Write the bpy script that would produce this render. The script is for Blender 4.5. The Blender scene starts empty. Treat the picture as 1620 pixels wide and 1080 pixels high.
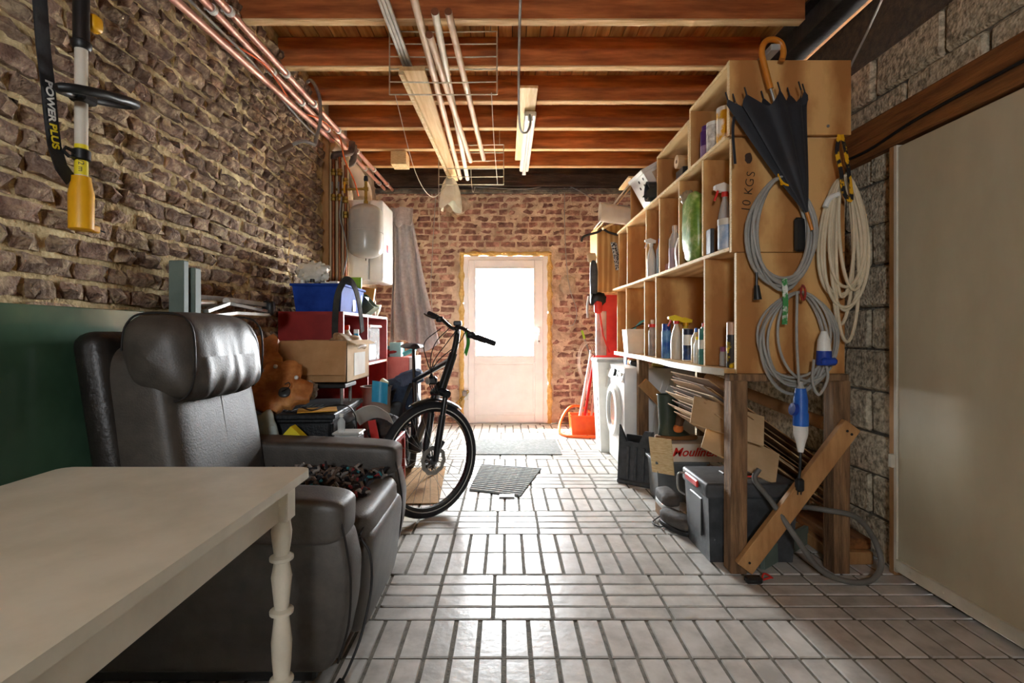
import bpy, bmesh, math, random
from mathutils import Vector, Matrix, noise, Euler
random.seed(7)
R = math.radians
SC = bpy.context.scene
COL = SC.collection
# ---------------------------------------------------------------- camera
CAMZ, FPX, VPX, VPY = 1.12, 805.0, 800.0, 527.0
cam_d = bpy.data.cameras.new('camera'); cam = bpy.data.objects.new('camera', cam_d); COL.objects.link(cam)
cam.location = (0, 0, CAMZ); cam.rotation_euler = (R(90), 0, 0)
cam_d.sensor_width = 36; cam_d.lens = FPX / 1620 * 36
cam_d.shift_x = (810 - VPX) / 1620; cam_d.shift_y = -(540 - VPY) / 1620
cam_d.clip_start = 0.02
SC.camera = cam
# ---------------------------------------------------------------- world, sun, exposure
SC.view_settings.view_transform = 'Standard'; SC.view_settings.look = 'None'
SC.view_settings.gamma = 1; SC.view_settings.use_curve_mapping = False
SC.view_settings.exposure = 2.05
SC.cycles.use_denoising = True
SC.cycles.max_bounces = 10; SC.cycles.diffuse_bounces = 6; SC.cycles.transparent_max_bounces = 12
SC.cycles.sample_clamp_indirect = 12; SC.cycles.caustics_reflective = False; SC.cycles.caustics_refractive = False
world = bpy.data.worlds.new('overcast_sky'); SC.world = world; world.use_nodes = True
bg = world.node_tree.nodes['Background']; bg.inputs[0].default_value = (0.93, 0.97, 1.0, 1); bg.inputs[1].default_value = 30.0
sun_d = bpy.data.lights.new('sun', 'SUN'); sun_d.energy = 14; sun_d.angle = R(1.2); sun_d.color = (1, .9, .74)
sun = bpy.data.objects.new('sun', sun_d); COL.objects.link(sun); sun.location = (-3, 11, 6)
sun.rotation_euler = Vector((.65, -.48, -1.15)).to_track_quat('-Z', 'Y').to_euler()
def portal(name, loc, sx, sy, direction):
    d = bpy.data.lights.new(name, 'AREA'); d.shape = 'RECTANGLE'; d.size = sx; d.size_y = sy; d.cycles.is_portal = True
    o = bpy.data.objects.new(name, d); COL.objects.link(o); o.location = loc
    o.rotation_euler = Vector(direction).to_track_quat('-Z', 'Z').to_euler()
portal('daylight_door_portal', (-.02, 6.46, 1.39), .8, 1.12, (0, -1, 0))
FWY = -1.6                                    # wall behind the photographer; its unseen window is added for fill light
FW = (-.5, -.05, 1.6, 1.96)                 # x0 x1 z0 z1 of that added fill opening
portal('added_fill_portal', ((FW[0]+FW[1])/2, FWY - .06, (FW[2]+FW[3])/2), FW[1]-FW[0], FW[3]-FW[2], (0, 1, 0))

# ---------------------------------------------------------------- helpers
def W(px, py, Y):
    return Vector(((px - VPX) / FPX * Y, Y, CAMZ - (py - VPY) / FPX * Y))
def lin(h):
    if isinstance(h, str):
        h = h.lstrip('#'); c = [int(h[i:i+2], 16) / 255 for i in (0, 2, 4)]
    else: c = h
    return tuple((x / 12.92 if x <= .04045 else ((x + .055) / 1.055) ** 2.4) for x in c) + (1,)
MATS = {}
def M(name, c1=None, c2=None, rough=.6, scale=6, stretch=(1,1,1), metal=0, bump=0, bscale=None, trans=0, ior=1.45,
      coat=0, alpha=1, spec=.5, rand=0, detail=5, lo=.35, hi=.65, sheen=0, c3=None, wave=0, emit=0, pit=0):
    if name in MATS: return MATS[name]
    m = bpy.data.materials.new(name); m.use_nodes = True; MATS[name] = m
    nt = m.node_tree; n = nt.nodes; L = nt.links
    p = n['Principled BSDF']
    p.inputs['Roughness'].default_value = rough; p.inputs['Metallic'].default_value = metal
    p.inputs['Specular IOR Level'].default_value = spec; p.inputs['IOR'].default_value = ior
    p.inputs['Transmission Weight'].default_value = trans; p.inputs['Coat Weight'].default_value = coat
    p.inputs['Coat Roughness'].default_value = .15; p.inputs['Alpha'].default_value = alpha
    p.inputs['Sheen Weight'].default_value = sheen
    tc = n.new('ShaderNodeTexCoord'); mp = n.new('ShaderNodeMapping'); mp.inputs['Scale'].default_value = stretch
    L.new(tc.outputs['Object'], mp.inputs[0])
    vec = mp.outputs[0]
    rnd = None
    if rand:
        oi = n.new('ShaderNodeObjectInfo'); ge = n.new('ShaderNodeNewGeometry')
        ad = n.new('ShaderNodeMath'); ad.operation = 'ADD'; L.new(oi.outputs['Random'], ad.inputs[0]); L.new(ge.outputs['Random Per Island'], ad.inputs[1])
        fr = n.new('ShaderNodeMath'); fr.operation = 'FRACT'; L.new(ad.outputs[0], fr.inputs[0]); rnd = fr.outputs[0]
        off = n.new('ShaderNodeVectorMath'); off.operation = 'SCALE'; off.inputs[0].default_value = (37, 19, 53); L.new(rnd, off.inputs['Scale'])
        ad2 = n.new('ShaderNodeVectorMath'); ad2.operation = 'ADD'; L.new(vec, ad2.inputs[0]); L.new(off.outputs[0], ad2.inputs[1]); vec = ad2.outputs[0]
    nz = n.new('ShaderNodeTexNoise'); nz.inputs['Scale'].default_value = scale; nz.inputs['Detail'].default_value = detail; nz.inputs['Roughness'].default_value = .6
    L.new(vec, nz.inputs['Vector'])
    fac = nz.outputs['Fac']
    if wave:
        wv = n.new('ShaderNodeTexWave'); wv.inputs['Scale'].default_value = wave; wv.inputs['Distortion'].default_value = 5; wv.inputs['Detail'].default_value = 2
        L.new(vec, wv.inputs['Vector']); mx = n.new('ShaderNodeMath'); mx.operation = 'MULTIPLY_ADD'; mx.inputs[1].default_value = .35
        L.new(wv.outputs['Fac'], mx.inputs[0]); L.new(nz.outputs['Fac'], mx.inputs[2]); 
        m3 = n.new('ShaderNodeMath'); m3.operation = 'SUBTRACT'; m3.inputs[1].default_value = .17; L.new(mx.outputs[0], m3.inputs[0]); fac = m3.outputs[0]
    cr = n.new('ShaderNodeValToRGB'); L.new(fac, cr.inputs[0])
    e = cr.color_ramp.elements; e[0].position = lo; e[1].position = hi
    e[0].color = lin(c1); e[1].color = lin(c2 if c2 else c1)
    if c3: x = cr.color_ramp.elements.new((lo + hi) / 2); x.color = lin(c3)
    out = cr.outputs[0]
    if rand:
        mr = n.new('ShaderNodeMapRange'); mr.inputs['To Min'].default_value = 1 - rand; mr.inputs['To Max'].default_value = 1 + rand * .75
        L.new(rnd, mr.inputs['Value']); hs = n.new('ShaderNodeHueSaturation'); L.new(mr.outputs[0], hs.inputs['Value']); L.new(out, hs.inputs['Color'])
        m2 = n.new('ShaderNodeMath'); m2.operation = 'MULTIPLY_ADD'; m2.inputs[1].default_value = 7.3; m2.inputs[2].default_value = .1; L.new(rnd, m2.inputs[0])
        f2 = n.new('ShaderNodeMath'); f2.operation = 'FRACT'; L.new(m2.outputs[0], f2.inputs[0])
        mh = n.new('ShaderNodeMapRange'); mh.inputs['To Min'].default_value = .5 - .03 * rand; mh.inputs['To Max'].default_value = .5 + .03 * rand
        L.new(f2.outputs[0], mh.inputs['Value']); L.new(mh.outputs[0], hs.inputs['Hue']); out = hs.outputs[0]
    L.new(out, p.inputs['Base Color'])
    if emit: p.inputs['Emission Strength'].default_value = emit; L.new(out, p.inputs['Emission Color'])
    if bump:
        nb = n.new('ShaderNodeTexNoise'); nb.inputs['Scale'].default_value = bscale or scale * 4; nb.inputs['Detail'].default_value = 6
        L.new(vec, nb.inputs['Vector']); b = n.new('ShaderNodeBump'); b.inputs['Strength'].default_value = bump; b.inputs['Distance'].default_value = .02
        h = nb.outputs['Fac']
        if pit:
            vo = n.new('ShaderNodeTexVoronoi'); vo.inputs['Scale'].default_value = pit; L.new(vec, vo.inputs['Vector'])
            mm = n.new('ShaderNodeMath'); mm.operation = 'MULTIPLY'; L.new(nb.outputs['Fac'], mm.inputs[0]); L.new(vo.outputs['Distance'], mm.inputs[1]); h = mm.outputs[0]
        L.new(h, b.inputs['Height']); L.new(b.outputs[0], p.inputs['Normal'])
    if alpha < 1: m.surface_render_method = 'BLENDED'
    return m

def cat_rom(pts, k=6, closed=False):
    pts = [Vector(p) for p in pts]; out = []; n = len(pts)
    rng = range(n) if closed else range(n - 1)
    for i in rng:
        p1, p2 = pts[i], pts[(i+1) % n]
        p0 = pts[i-1] if (i > 0 or closed) else p1 * 2 - p2
        p3 = pts[(i+2) % n] if (i + 2 < n or closed) else p2 * 2 - p1
        for j in range(k):
            t = j / k
            out.append(.5 * ((2*p1) + (p2-p0)*t + (2*p0-5*p1+4*p2-p3)*t*t + (3*p1-p0-3*p2+p3)*t**3))
    if not closed: out.append(pts[-1])
    return out

class MB:
    def __init__(s, mx=None): s.v = []; s.f = []; s.mx = mx; s.sm = []
    def add(s, vs, fs, smooth=False):
        o = len(s.v)
        s.v += [(s.mx @ Vector(v)) if s.mx else Vector(v) for v in vs]
        s.f += [tuple(i + o for i in f) for f in fs]; s.sm += [smooth] * len(fs); return s
    def box(s, lo, hi, bev=0, rot=None, seg=1):
        lo, hi = Vector(lo), Vector(hi); c = (lo + hi) / 2; h = (hi - lo) / 2
        if bev:
            bm = bmesh.new(); bmesh.ops.create_cube(bm, size=1, matrix=Matrix.Diagonal((*(h*2), 1)))
            bmesh.ops.bevel(bm, geom=bm.edges[:], offset=min(bev, min(h)*.95), segments=seg, affect='EDGES', profile=.5)
            vs = [v.co.copy() for v in bm.verts]; bm.verts.index_update(); fs = [[v.index for v in f.verts] for f in bm.faces]; bm.free()
        else:
            vs = [Vector((x*h.x, y*h.y, z*h.z)) for z in (-1,1) for y in (-1,1) for x in (-1,1)]
            fs = [(0,2,3,1),(4,5,7,6),(0,1,5,4),(2,6,7,3),(0,4,6,2),(1,3,7,5)]
        m = Matrix.Translation(c)
        if rot: m = m @ (rot if isinstance(rot, Matrix) else Euler(rot).to_matrix().to_4x4())
        return s.add([m @ v for v in vs], fs, bev > 0 and seg > 1)
    def tube(s, pts, r, seg=8, closed=False, caps=True, flat=None):
        pts = [Vector(p) for p in pts]; n = len(pts)
        rr = r if isinstance(r, (list, tuple)) else [r] * n
        T = []
        for i in range(n):
            a = pts[i-1] if (i > 0 or closed) else pts[i]; b = pts[(i+1) % n] if (i < n-1 or closed) else pts[i]
            d = b - a; T.append(d.normalized() if d.length > 1e-9 else Vector((0,0,1)))
        u = T[0].orthogonal().normalized()
        if flat:
            u = Vector(flat[2]); u = (u - T[0] * u.dot(T[0])).normalized()
        vs = []; fs = []
        for i in range(n):
            u = (u - T[i] * u.dot(T[i]))
            u = u.normalized() if u.length > 1e-6 else T[i].orthogonal().normalized()
            w = T[i].cross(u)
            for k in range(seg):
                a = 2*math.pi*k/seg + (math.pi/4 if seg == 4 else 0)
                if flat: vs.append(pts[i] + u*math.cos(a)*flat[0]*(1.414 if seg == 4 else 1) + w*math.sin(a)*flat[1]*(1.414 if seg == 4 else 1))
                else: vs.append(pts[i] + (u*math.cos(a) + w*math.sin(a)) * rr[i])
        m = n if closed else n - 1
        for i in range(m):
            for k in range(seg):
                a = i*seg + k; b = i*seg + (k+1) % seg; j = (i+1) % n
                fs.append((a, b, j*seg + (k+1) % seg, j*seg + k))
        if caps and not closed: fs += [tuple(range(seg-1, -1, -1)), tuple((n-1)*seg + k for k in range(seg))]
        return s.add(vs, fs, seg > 4)
    def cyl(s, a, b, r, seg=16, r2=None): return s.tube([a, b], [r, r if r2 is None else r2], seg)
    def lathe(s, prof, loc=(0,0,0), seg=20, rot=None, arc=1.0):
        m = Matrix.Translation(loc)
        if rot: m = m @ (rot if isinstance(rot, Matrix) else Euler(rot).to_matrix().to_4x4())
        vs = []; fs = []; n = len(prof)
        for r, z in prof:
            for k in range(seg):
                a = 2*math.pi*k/seg*arc; vs.append(m @ Vector((max(r, 1e-5)*math.cos(a), max(r, 1e-5)*math.sin(a), z)))
        for i in range(n-1):
            for k in range(seg if arc == 1 else seg-1): fs.append((i*seg+k, i*seg+(k+1)%seg, (i+1)*seg+(k+1)%seg, (i+1)*seg+k))
        if arc == 1:
            if prof[0][0] > 1e-4: fs.append(tuple(range(seg-1, -1, -1)))
            if prof[-1][0] > 1e-4: fs.append(tuple((n-1)*seg+k for k in range(seg)))
        return s.add(vs, fs, True)
    def sell(s, c, size, e1=.5, e2=.5, nu=24, nv=14, rot=None, wr=0, ws=6, seed=0):
        """superellipsoid, with optional wrinkle noise"""
        def f(t, e): return math.copysign(abs(t)**e, t)
        m = Matrix.Translation(c)
        if rot: m = m @ (rot if isinstance(rot, Matrix) else Euler(rot).to_matrix().to_4x4())
        vs = []; fs = []
        for i in range(nv+1):
            ph = -math.pi/2 + math.pi*i/nv
            for k in range(nu):
                th = 2*math.pi*k/nu
                p = Vector((f(math.cos(ph), e1)*f(math.cos(th), e2)*size[0]/2, f(math.cos(ph), e1)*f(math.sin(th), e2)*size[1]/2, f(math.sin(ph), e1)*size[2]/2))
                if wr: q = p*(ws/max(size)); p = p * (1 + wr*noise.noise(q*.55 + Vector((seed*7.1, seed*3.3, 0))) + .5*wr*noise.noise(q*1.3 + Vector((seed, 5, 9))))
                vs.append(m @ p)
        for i in range(nv):
            for k in range(nu): fs.append((i*nu+k, i*nu+(k+1)%nu, (i+1)*nu+(k+1)%nu, (i+1)*nu+k))
        return s.add(vs, fs, True)
    def prism(s, poly, a, b, axis='Y', smooth=False):
        """poly of 2D points extruded along axis from a to b: X:(y,z) Y:(x,z) Z:(x,y)"""
        def P(q, t): return {'X': (t, q[0], q[1]), 'Y': (q[0], t, q[1]), 'Z': (q[0], q[1], t)}[axis]
        n = len(poly); vs = [P(q, a) for q in poly] + [P(q, b) for q in poly]
        fs = [tuple(range(n-1, -1, -1)), tuple(range(n, 2*n))] + [(i, (i+1) % n, n+(i+1) % n, n+i) for i in range(n)]
        return s.add(vs, fs, smooth)
    def grid(s, fn, nu, nv, smooth=True, thick=0):
        vs = [Vector(fn(i/nu, j/nv)) for j in range(nv+1) for i in range(nu+1)]
        fs = [(j*(nu+1)+i, j*(nu+1)+i+1, (j+1)*(nu+1)+i+1, (j+1)*(nu+1)+i) for j in range(nv) for i in range(nu)]
        if thick:
            nn = [Vector() for _ in vs]
            for f in fs:
                q = (vs[f[1]]-vs[f[0]]).cross(vs[f[3]]-vs[f[0]])
                for i in f: nn[i] += q
            o = len(vs); vs += [v - (q.normalized() if q.length > 0 else Vector())*thick for v, q in zip(vs, nn)]
            fs2 = [tuple(i+o for i in reversed(f)) for f in fs]; b = []
            idx = [i for i in range(nu+1)] + [j*(nu+1)+nu for j in range(1, nv+1)] + [nv*(nu+1)+i for i in range(nu-1, -1, -1)] + [j*(nu+1) for j in range(nv-1, 0, -1)]
            for a_, b_ in zip(idx, idx[1:]+idx[:1]): b.append((b_, a_, a_+o, b_+o))
            fs = fs + fs2 + b
        return s.add(vs, fs, smooth)
    def mesh(s, name, shift):
        me = bpy.data.meshes.new(name); me.from_pydata([v - shift for v in s.v], [], s.f)
        me.polygons.foreach_set('use_smooth', s.sm)
        if any(s.sm):
            try: me.set_sharp_from_angle(angle=R(42))
            except Exception: pass
        me.update(); return me
    def obj(s, name, mat, parent=None, label=None):
        xs = [v.x for v in s.v]; ys = [v.y for v in s.v]; zs = [v.z for v in s.v]
        c = Vector(((min(xs)+max(xs))/2, (min(ys)+max(ys))/2, min(zs)))
        o = bpy.data.objects.new(name, s.mesh(name, c)); COL.objects.link(o)
        o.data.materials.append(mat)
        o.location = c - (WL.get(parent.name, Vector()) if parent else Vector()); WL[o.name] = c
        if parent: o.parent = parent
        if label: o['label'] = label
        return o
WL = {}
def thing(name, label, cat, loc, rotz=0, group=None):
    o = bpy.data.objects.new(name, None); COL.objects.link(o); o.empty_display_size = .05
    o.location = loc; o.rotation_euler = (0, 0, rotz); o['label'] = label; o['category'] = cat
    if group: o['group'] = group
    WL[o.name] = Vector(loc) if not rotz else Vector()
    return o
def tag(o, label, cat, group=None):
    o['label'] = label; o['category'] = cat
    if group: o['group'] = group
    return o
def struct(o): o['kind'] = 'structure'; return o
def text_mb(txt, size, mx, extrude=.0004, font_shear=0, spacing=1, bold=0):
    cu = bpy.data.curves.new('txt', 'FONT'); cu.body = txt; cu.size = size; cu.extrude = extrude; cu.align_x = 'CENTER'; cu.align_y = 'CENTER'
    cu.shear = font_shear; cu.space_character = spacing; cu.offset = bold
    o = bpy.data.objects.new('txt', cu); COL.objects.link(o)
    dg = bpy.context.evaluated_depsgraph_get(); me = bpy.data.meshes.new_from_object(o.evaluated_get(dg))
    mb = MB(mx); mb.add([v.co.copy() for v in me.vertices], [tuple(p.vertices) for p in me.polygons])
    bpy.data.objects.remove(o); bpy.data.meshes.remove(me); bpy.data.curves.remove(cu); return mb
def frame(o, x, y, z=None):
    """matrix with origin o and the given x and y axes"""
    x = Vector(x).normalized(); y = Vector(y); y = (y - x*y.dot(x)).normalized(); z = x.cross(y)
    m = Matrix((x, y, z)).transposed().to_4x4(); m.translation = o; return m
# ================================================================ materials
MORTAR = M('sandy_mortar', 'ab9468', 'e4d1a2', rough=.95, scale=9, bump=.9, bscale=38, c3='c6b084')
MORTAR_B = M('back_mortar', 'a48f78', 'd8c5aa', rough=.95, scale=7, bump=.8, bscale=38)
BRICK = M('rough_brown_brick', '6f5748', 'c9b18f', rough=.93, scale=16, bump=1, bscale=45, rand=.26, c3='967c68')
BRICK_B = M('old_red_brick', '745549', 'bd9784', rough=.92, scale=12, bump=.7, bscale=40, rand=.28, c3='956f61')
BLOCK = M('aerated_concrete_block', '857c68', 'e0d6bb', rough=.97, scale=34, bump=.5, bscale=80, rand=.1, pit=70, c3='c2b79d')
BLOCKM = M('dark_block_mortar', '57524a', '807a6d', rough=.97, scale=12, bump=.7)
TILE = M('glazed_floor_tile', 'aeaba4', 'd6d3cd', rough=.36, scale=7, bump=.10, bscale=30, rand=.07, c3='c6c3bc', spec=.45)
GROUT = M('grey_grout', '5d594f', '827c70', rough=.9, scale=30, bump=.3)
JOIST = M('brown_stained_joist', '8f5428', 'cc8246', rough=.7, scale=4, stretch=(.6, 5, 5), bump=.1, rand=.12, c3='ae6a36')
BOARDM = M('ceiling_pine_board', 'bd7d3a', 'eab76c', rough=.6, scale=3, stretch=(8, .8, 8), rand=.25, bump=.1)
DARKWOOD = M('dark_old_timber', '2c2119', '4b392b', rough=.85, scale=4, stretch=(1, 6, 6), bump=.4)
LINTEL = M('lintel_timber', '6b421f', '9a6532', rough=.75, scale=4, stretch=(6, .7, 6), bump=.3)
STEEL = M('dark_steel_beam', '24211f', '3d3733', rough=.55, scale=8, metal=.4, bump=.15)
PLY = M('plywood', 'a9733c', 'd8ab6c', rough=.62, scale=3.0, stretch=(1.7, 1.7, .8), bump=.06, c3='c18e52', wave=.8)
PLYX = M('plywood_edge', 'c9a772', 'e8d2a4', rough=.7, scale=30, stretch=(1, 1, 8))
PLYS = M('plywood_shelf', 'b98e55', 'e0c08a', rough=.62, scale=3, stretch=(3, .7, 1), wave=1)
PINE = M('pine_panel', 'b98242', 'dcae6c', rough=.55, scale=3, stretch=(5, 5, .6), wave=1.2)
POSTW = M('rough_post_wood', '5d4630', '967350', rough=.85, scale=5, stretch=(6, 6, .7), bump=.5)
BRACEW = M('planed_brace_wood', '9a6d40', 'c39560', rough=.7, scale=3, stretch=(4, 4, 1), bump=.12)
LEATHER = M('dark_brown_leather', '3a3530', '4b453e', rough=.5, scale=14, bump=.10, bscale=160, spec=.85)
LEATHS = M('leather_seam', '1c1917', rough=.6)
WHITEP = M('white_painted_wood', 'cfc8b4', 'e2dcc9', rough=.42, scale=5, bump=.05)
TABLETOP = M('white_worn_table_top', 'c6bfa9', 'd8d1bc', rough=.36, scale=6, bump=.04)
PVC = M('white_pvc', 'e9e9e6', 'f2f2ef', rough=.3)
WHITEM = M('white_enamel', 'e4e5e4', 'f0f1f0', rough=.28, coat=.3)
WHITE = M('white_plastic', 'dcdcd6', 'eeeee8', rough=.45)
GREYL = M('light_grey_plastic', 'a9aaa6', 'c0c1bc', rough=.5)
GREYD = M('dark_grey_plastic', '35383b', '4a4d50', rough=.5, scale=14, bump=.08)
BLACK = M('black_plastic', '131415', '1e2021', rough=.42)
RUBBER = M('black_rubber', '17171a', '26262a', rough=.75, bump=.1)
BIKEP = M('bike_satin_black', '0e0f11', '191b1e', rough=.28, coat=.4)
CHROME = M('brushed_metal', 'b3b3af', 'd0d0cb', rough=.32, metal=.6)
METALD = M('dull_metal', '7c7b77', 'a09e98', rough=.42, metal=.5, scale=12)
COPPER = M('copper_pipe', 'b98270', 'd8a694', rough=.42, metal=.25, scale=9, c3='c8917f')
COPPERD = M('aged_copper', '7e4a30', 'a86a44', rough=.45, metal=.7, scale=12)
BRASS = M('brass_fitting', 'a88a3c', 'c9aa58', rough=.35, metal=.9)
IRONP = M('rusty_iron_pipe', '5b4a42', '7d6a60', rough=.6, metal=.5, scale=14, bump=.3)
TANKG = M('grey_tank_enamel', 'b1aea6', 'c4c1b9', rough=.32, coat=.3)
CASTI = M('black_cast_iron', '1d1e20', '2e3033', rough=.5, scale=18, bump=.2, metal=.3)
CARD = M('brown_cardboard', 'a87d4e', 'c2976a', rough=.85, scale=5, bump=.05)
CARDL = M('light_cardboard', 'c4a377', 'd9bc92', rough=.85, scale=5)
CARDD = M('dark_cardboard', '6d5238', '8f6e4b', rough=.9, scale=8)
PAPER = M('white_paper', 'dcd9d0', 'edebe4', rough=.8)
BURL = M('reddish_burl_wood', '98592a', 'd99a5a', rough=.55, scale=9, bump=.3, bscale=24, c3='bb783f')
REDP = M('dark_red_board', '8f2320', 'a52c27', rough=.5)
PINKR = M('pale_red_board', 'c86a62', 'd8857c', rough=.55)
REDB = M('bright_red_plastic', 'c3211c', 'd9352c', rough=.4)
BLUEB = M('blue_plastic', '1d3a8a', '2950b4', rough=.7, spec=.12)
BLUEC = M('bright_blue_plastic', '1b58b4', '2a6fcc', rough=.4)
BLUED = M('deep_blue_plastic', '14348c', '1d45a8', rough=.4)
NAVY = M('navy_fabric', '232d3d', '36445a', rough=.9, scale=20, bump=.3)
CURT = M('grey_lilac_fabric', 'a59c99', 'bbb2af', rough=.9, scale=30, bump=.1)
YELP = M('yellow_plastic', 'e0a010', 'f0b51e', rough=.42)
YELB = M('bright_yellow_plastic', 'e8d01c', 'f5e238', rough=.5)
ORANGE = M('orange_plastic', 'e0581c', 'f2752e', rough=.4)
ORCAB = M('orange_cable', 'e2622c', 'f07a40', rough=.5)
GREEN = M('lime_green_plastic', '86b82a', 'a2cf3e', rough=.45)
GREENB = M('green_leafy_print', '5d8a33', 'b9c98a', rough=.35, scale=14, c3='7ca34a', coat=.3)
OLIVE = M('olive_plastic', '4b5742', '637056', rough=.5)
TEAL = M('teal_card', '4aa5a8', '66bcbd', rough=.6)
CYANP = M('cyan_plastic', '2c93bd', '46aed4', rough=.4)
PURPLE = M('purple_plastic', '4a2566', '5f3480', rough=.4)
MAUVE = M('mauve_plastic', '7e3f6c', '95527f', rough=.45)
BOOT = M('dark_green_rubber', '2a352b', '3a463a', rough=.38)
CABG = M('grey_cable', '8f8d86', 'a8a69e', rough=.55)
CABW = M('cream_cable', 'c4b596', 'd9ccb0', rough=.6)
CABK = M('black_cable', '141414', '1f1f1f', rough=.5)
STRING = M('pale_string', 'c9c2ae', 'ddd6c4', rough=.9)
WIREW = M('old_white_wire', 'a89c80', 'cabfa4', rough=.5, metal=.3, scale=20)
UMB = M('black_umbrella_cloth', '121318', '1c1e26', rough=.62, sheen=.2)
UMBW = M('bent_wood_handle', 'b86f1e', 'd68b32', rough=.32, coat=.4)
BAGW = M('crumpled_white_polythene', 'd9d6c4', 'eceadd', rough=.35, scale=10, bump=.4, bscale=12)
BAGC = M('pale_clear_polythene', 'b8cbc8', 'd4e0dc', rough=.25, scale=10, bump=.4, bscale=12)
CLEAR = M('clear_plastic', 'e4ebea', 'f2f5f4', rough=.12, alpha=.38)
GLASSP = M('clear_glass', 'f4faf8', rough=.02, alpha=.06, spec=.5)
GLASSG = M('green_tinted_glass', '3a5641', '5a7859', rough=.16, scale=1.5, coat=.6, c3='486650')
FOAM = M('yellow_expanding_foam', 'c9a256', 'e0c480', rough=.85, scale=14, bump=.8)
CEMENT = M('pale_cement_patch', 'a8977f', 'c8baa2', rough=.95, scale=9, bump=.6)
MATG = M('grey_ribbed_carpet', '6e716f', '8b8e8b', rough=.95, scale=40, bump=.5)
MATB = M('brown_coir_mat', '8d6c45', 'a98458', rough=.95, scale=50, bump=.6)
LAMPW = M('old_white_lamp_casing', 'd8d4c2', 'e8e4d4', rough=.4)
TUBEW = M('fluorescent_glass', 'efefe8', rough=.2)
DOORS = M('cream_door_sheet', 'bdb397', 'cbc2a7', rough=.42, scale=3, stretch=(1, 1, .4), bump=.03)
KNIT = {k: M('knit_' + k, c, d, rough=.95, bump=.4) for k, c, d in (('black', '1d1c1f', '2c2a2d'), ('grey', '77716c', '938c85'), ('red', '7d2a2a', '96393a'), ('teal', '2b6a72', '3a8088'), ('brown', '54443a', '6a574b'))}
GLOVE = M('brown_work_glove', '4b3425', '6a4a34', rough=.9, bump=.4)
GLOVEO = M('orange_glove_tip', 'c2672c', 'd8813f', rough=.8)
SHOE = M('worn_dark_shoe', '403d3a', '5c5853', rough=.8, bump=.3)
GREYGRN = M('grey_green_paint', '64736a', '75847a', rough=.6)
CHECK = M('black_white_check', '20222a', 'd0d0cc', rough=.8, scale=60, lo=.48, hi=.52)
ENV = M('manila_envelope', 'c9932e', 'dba840', rough=.7)
TANS = M('tan_print', 'a88862', 'cdb391', rough=.6, scale=14)
SMOKE = M('smoky_dark_plastic', '2e3235', '42474a', rough=.3)
EXTW = M('outside_white_render', 'e8e6e0', 'f2f0ea', rough=.9)
EXTG = M('outside_concrete', 'b9b6ae', 'cac7bf', rough=.9)

# ================================================================ the room shell
LX, RX, BY, ZB, ZC = -1.60, 1.84, 6.36, 3.0, 3.21
# --- floor
mb = MB(); mb.box((LX-.25, FWY, -.08), (RX+.3, BY+.5, -.006)); floor = struct(mb.obj('floor', GROUT))
TL, TW, JT = .237, .0925, .013
tb = []
def tile_mesh(lx, ly):
    m = MB(); b = .0025
    m.add([(-lx/2, -ly/2, -.006), (lx/2, -ly/2, -.006), (lx/2, ly/2, -.006), (-lx/2, ly/2, -.006), (-lx/2+b, -ly/2+b, 0), (lx/2-b, -ly/2+b, 0), (lx/2-b, ly/2-b, 0), (-lx/2+b, ly/2-b, 0)],
          [(4, 5, 6, 7), (0, 1, 5, 4), (1, 2, 6, 5), (2, 3, 7, 6), (3, 0, 4, 7)]); me = m.mesh('tile', Vector()); me.materials.append(TILE); return me
tm_v, tm_h = tile_mesh(TW-JT, TL-JT), tile_mesh(TL-JT, TW-JT)
spots = []
for k in range(-3, 6):
    y0 = 1.9945 + k*(4*TW + 2*TL)
    for r_ in range(4):
        y = y0 + (r_+.5)*TW
        for i in range(-9, 10): spots.append(((i+.5)*TL - .05, y, 'h'))
    for r_ in range(2):
        y = y0 + 4*TW + (r_+.5)*TL
        for i in range(-21, 23): spots.append(((i+.5)*TW - .006, y, 'v'))
spots = [s_ for s_ in spots if LX-.02 < s_[0] < RX+.02 and FWY < s_[1] < BY - .02]
def vis_key(s_):
    x, y, _ = s_
    if y < 1.66: return 99
    px = VPX + x/y*FPX; edge = 640 - max(0, (y-3.0))*20
    if px < (560 if y < 2.6 else 600) or px > 1610 or (px > 1130 and y > 2.45): return 50 + y
    return y
spots.sort(key=vis_key)
for i, (x, y, d) in enumerate(spots[:300]):
    o = bpy.data.objects.new('tile', tm_v if d == 'v' else tm_h); COL.objects.link(o); o.parent = floor
    o.location = Vector((x, y, 0)) - WL[floor.name] + Vector((0, 0, random.uniform(-.0012, .0006))); o.rotation_euler = (random.uniform(-.003, .003), random.uniform(-.003, .003), 0)
mb = MB()
for x, y, d in spots[300:]:
    src = tm_v if d == 'v' else tm_h
    mb.add([v.co + Vector((x, y, 0)) for v in src.vertices], [tuple(p.vertices) for p in src.polygons])
o = mb.obj('tile_field', TILE, floor); o['kind'] = 'stuff'

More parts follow.
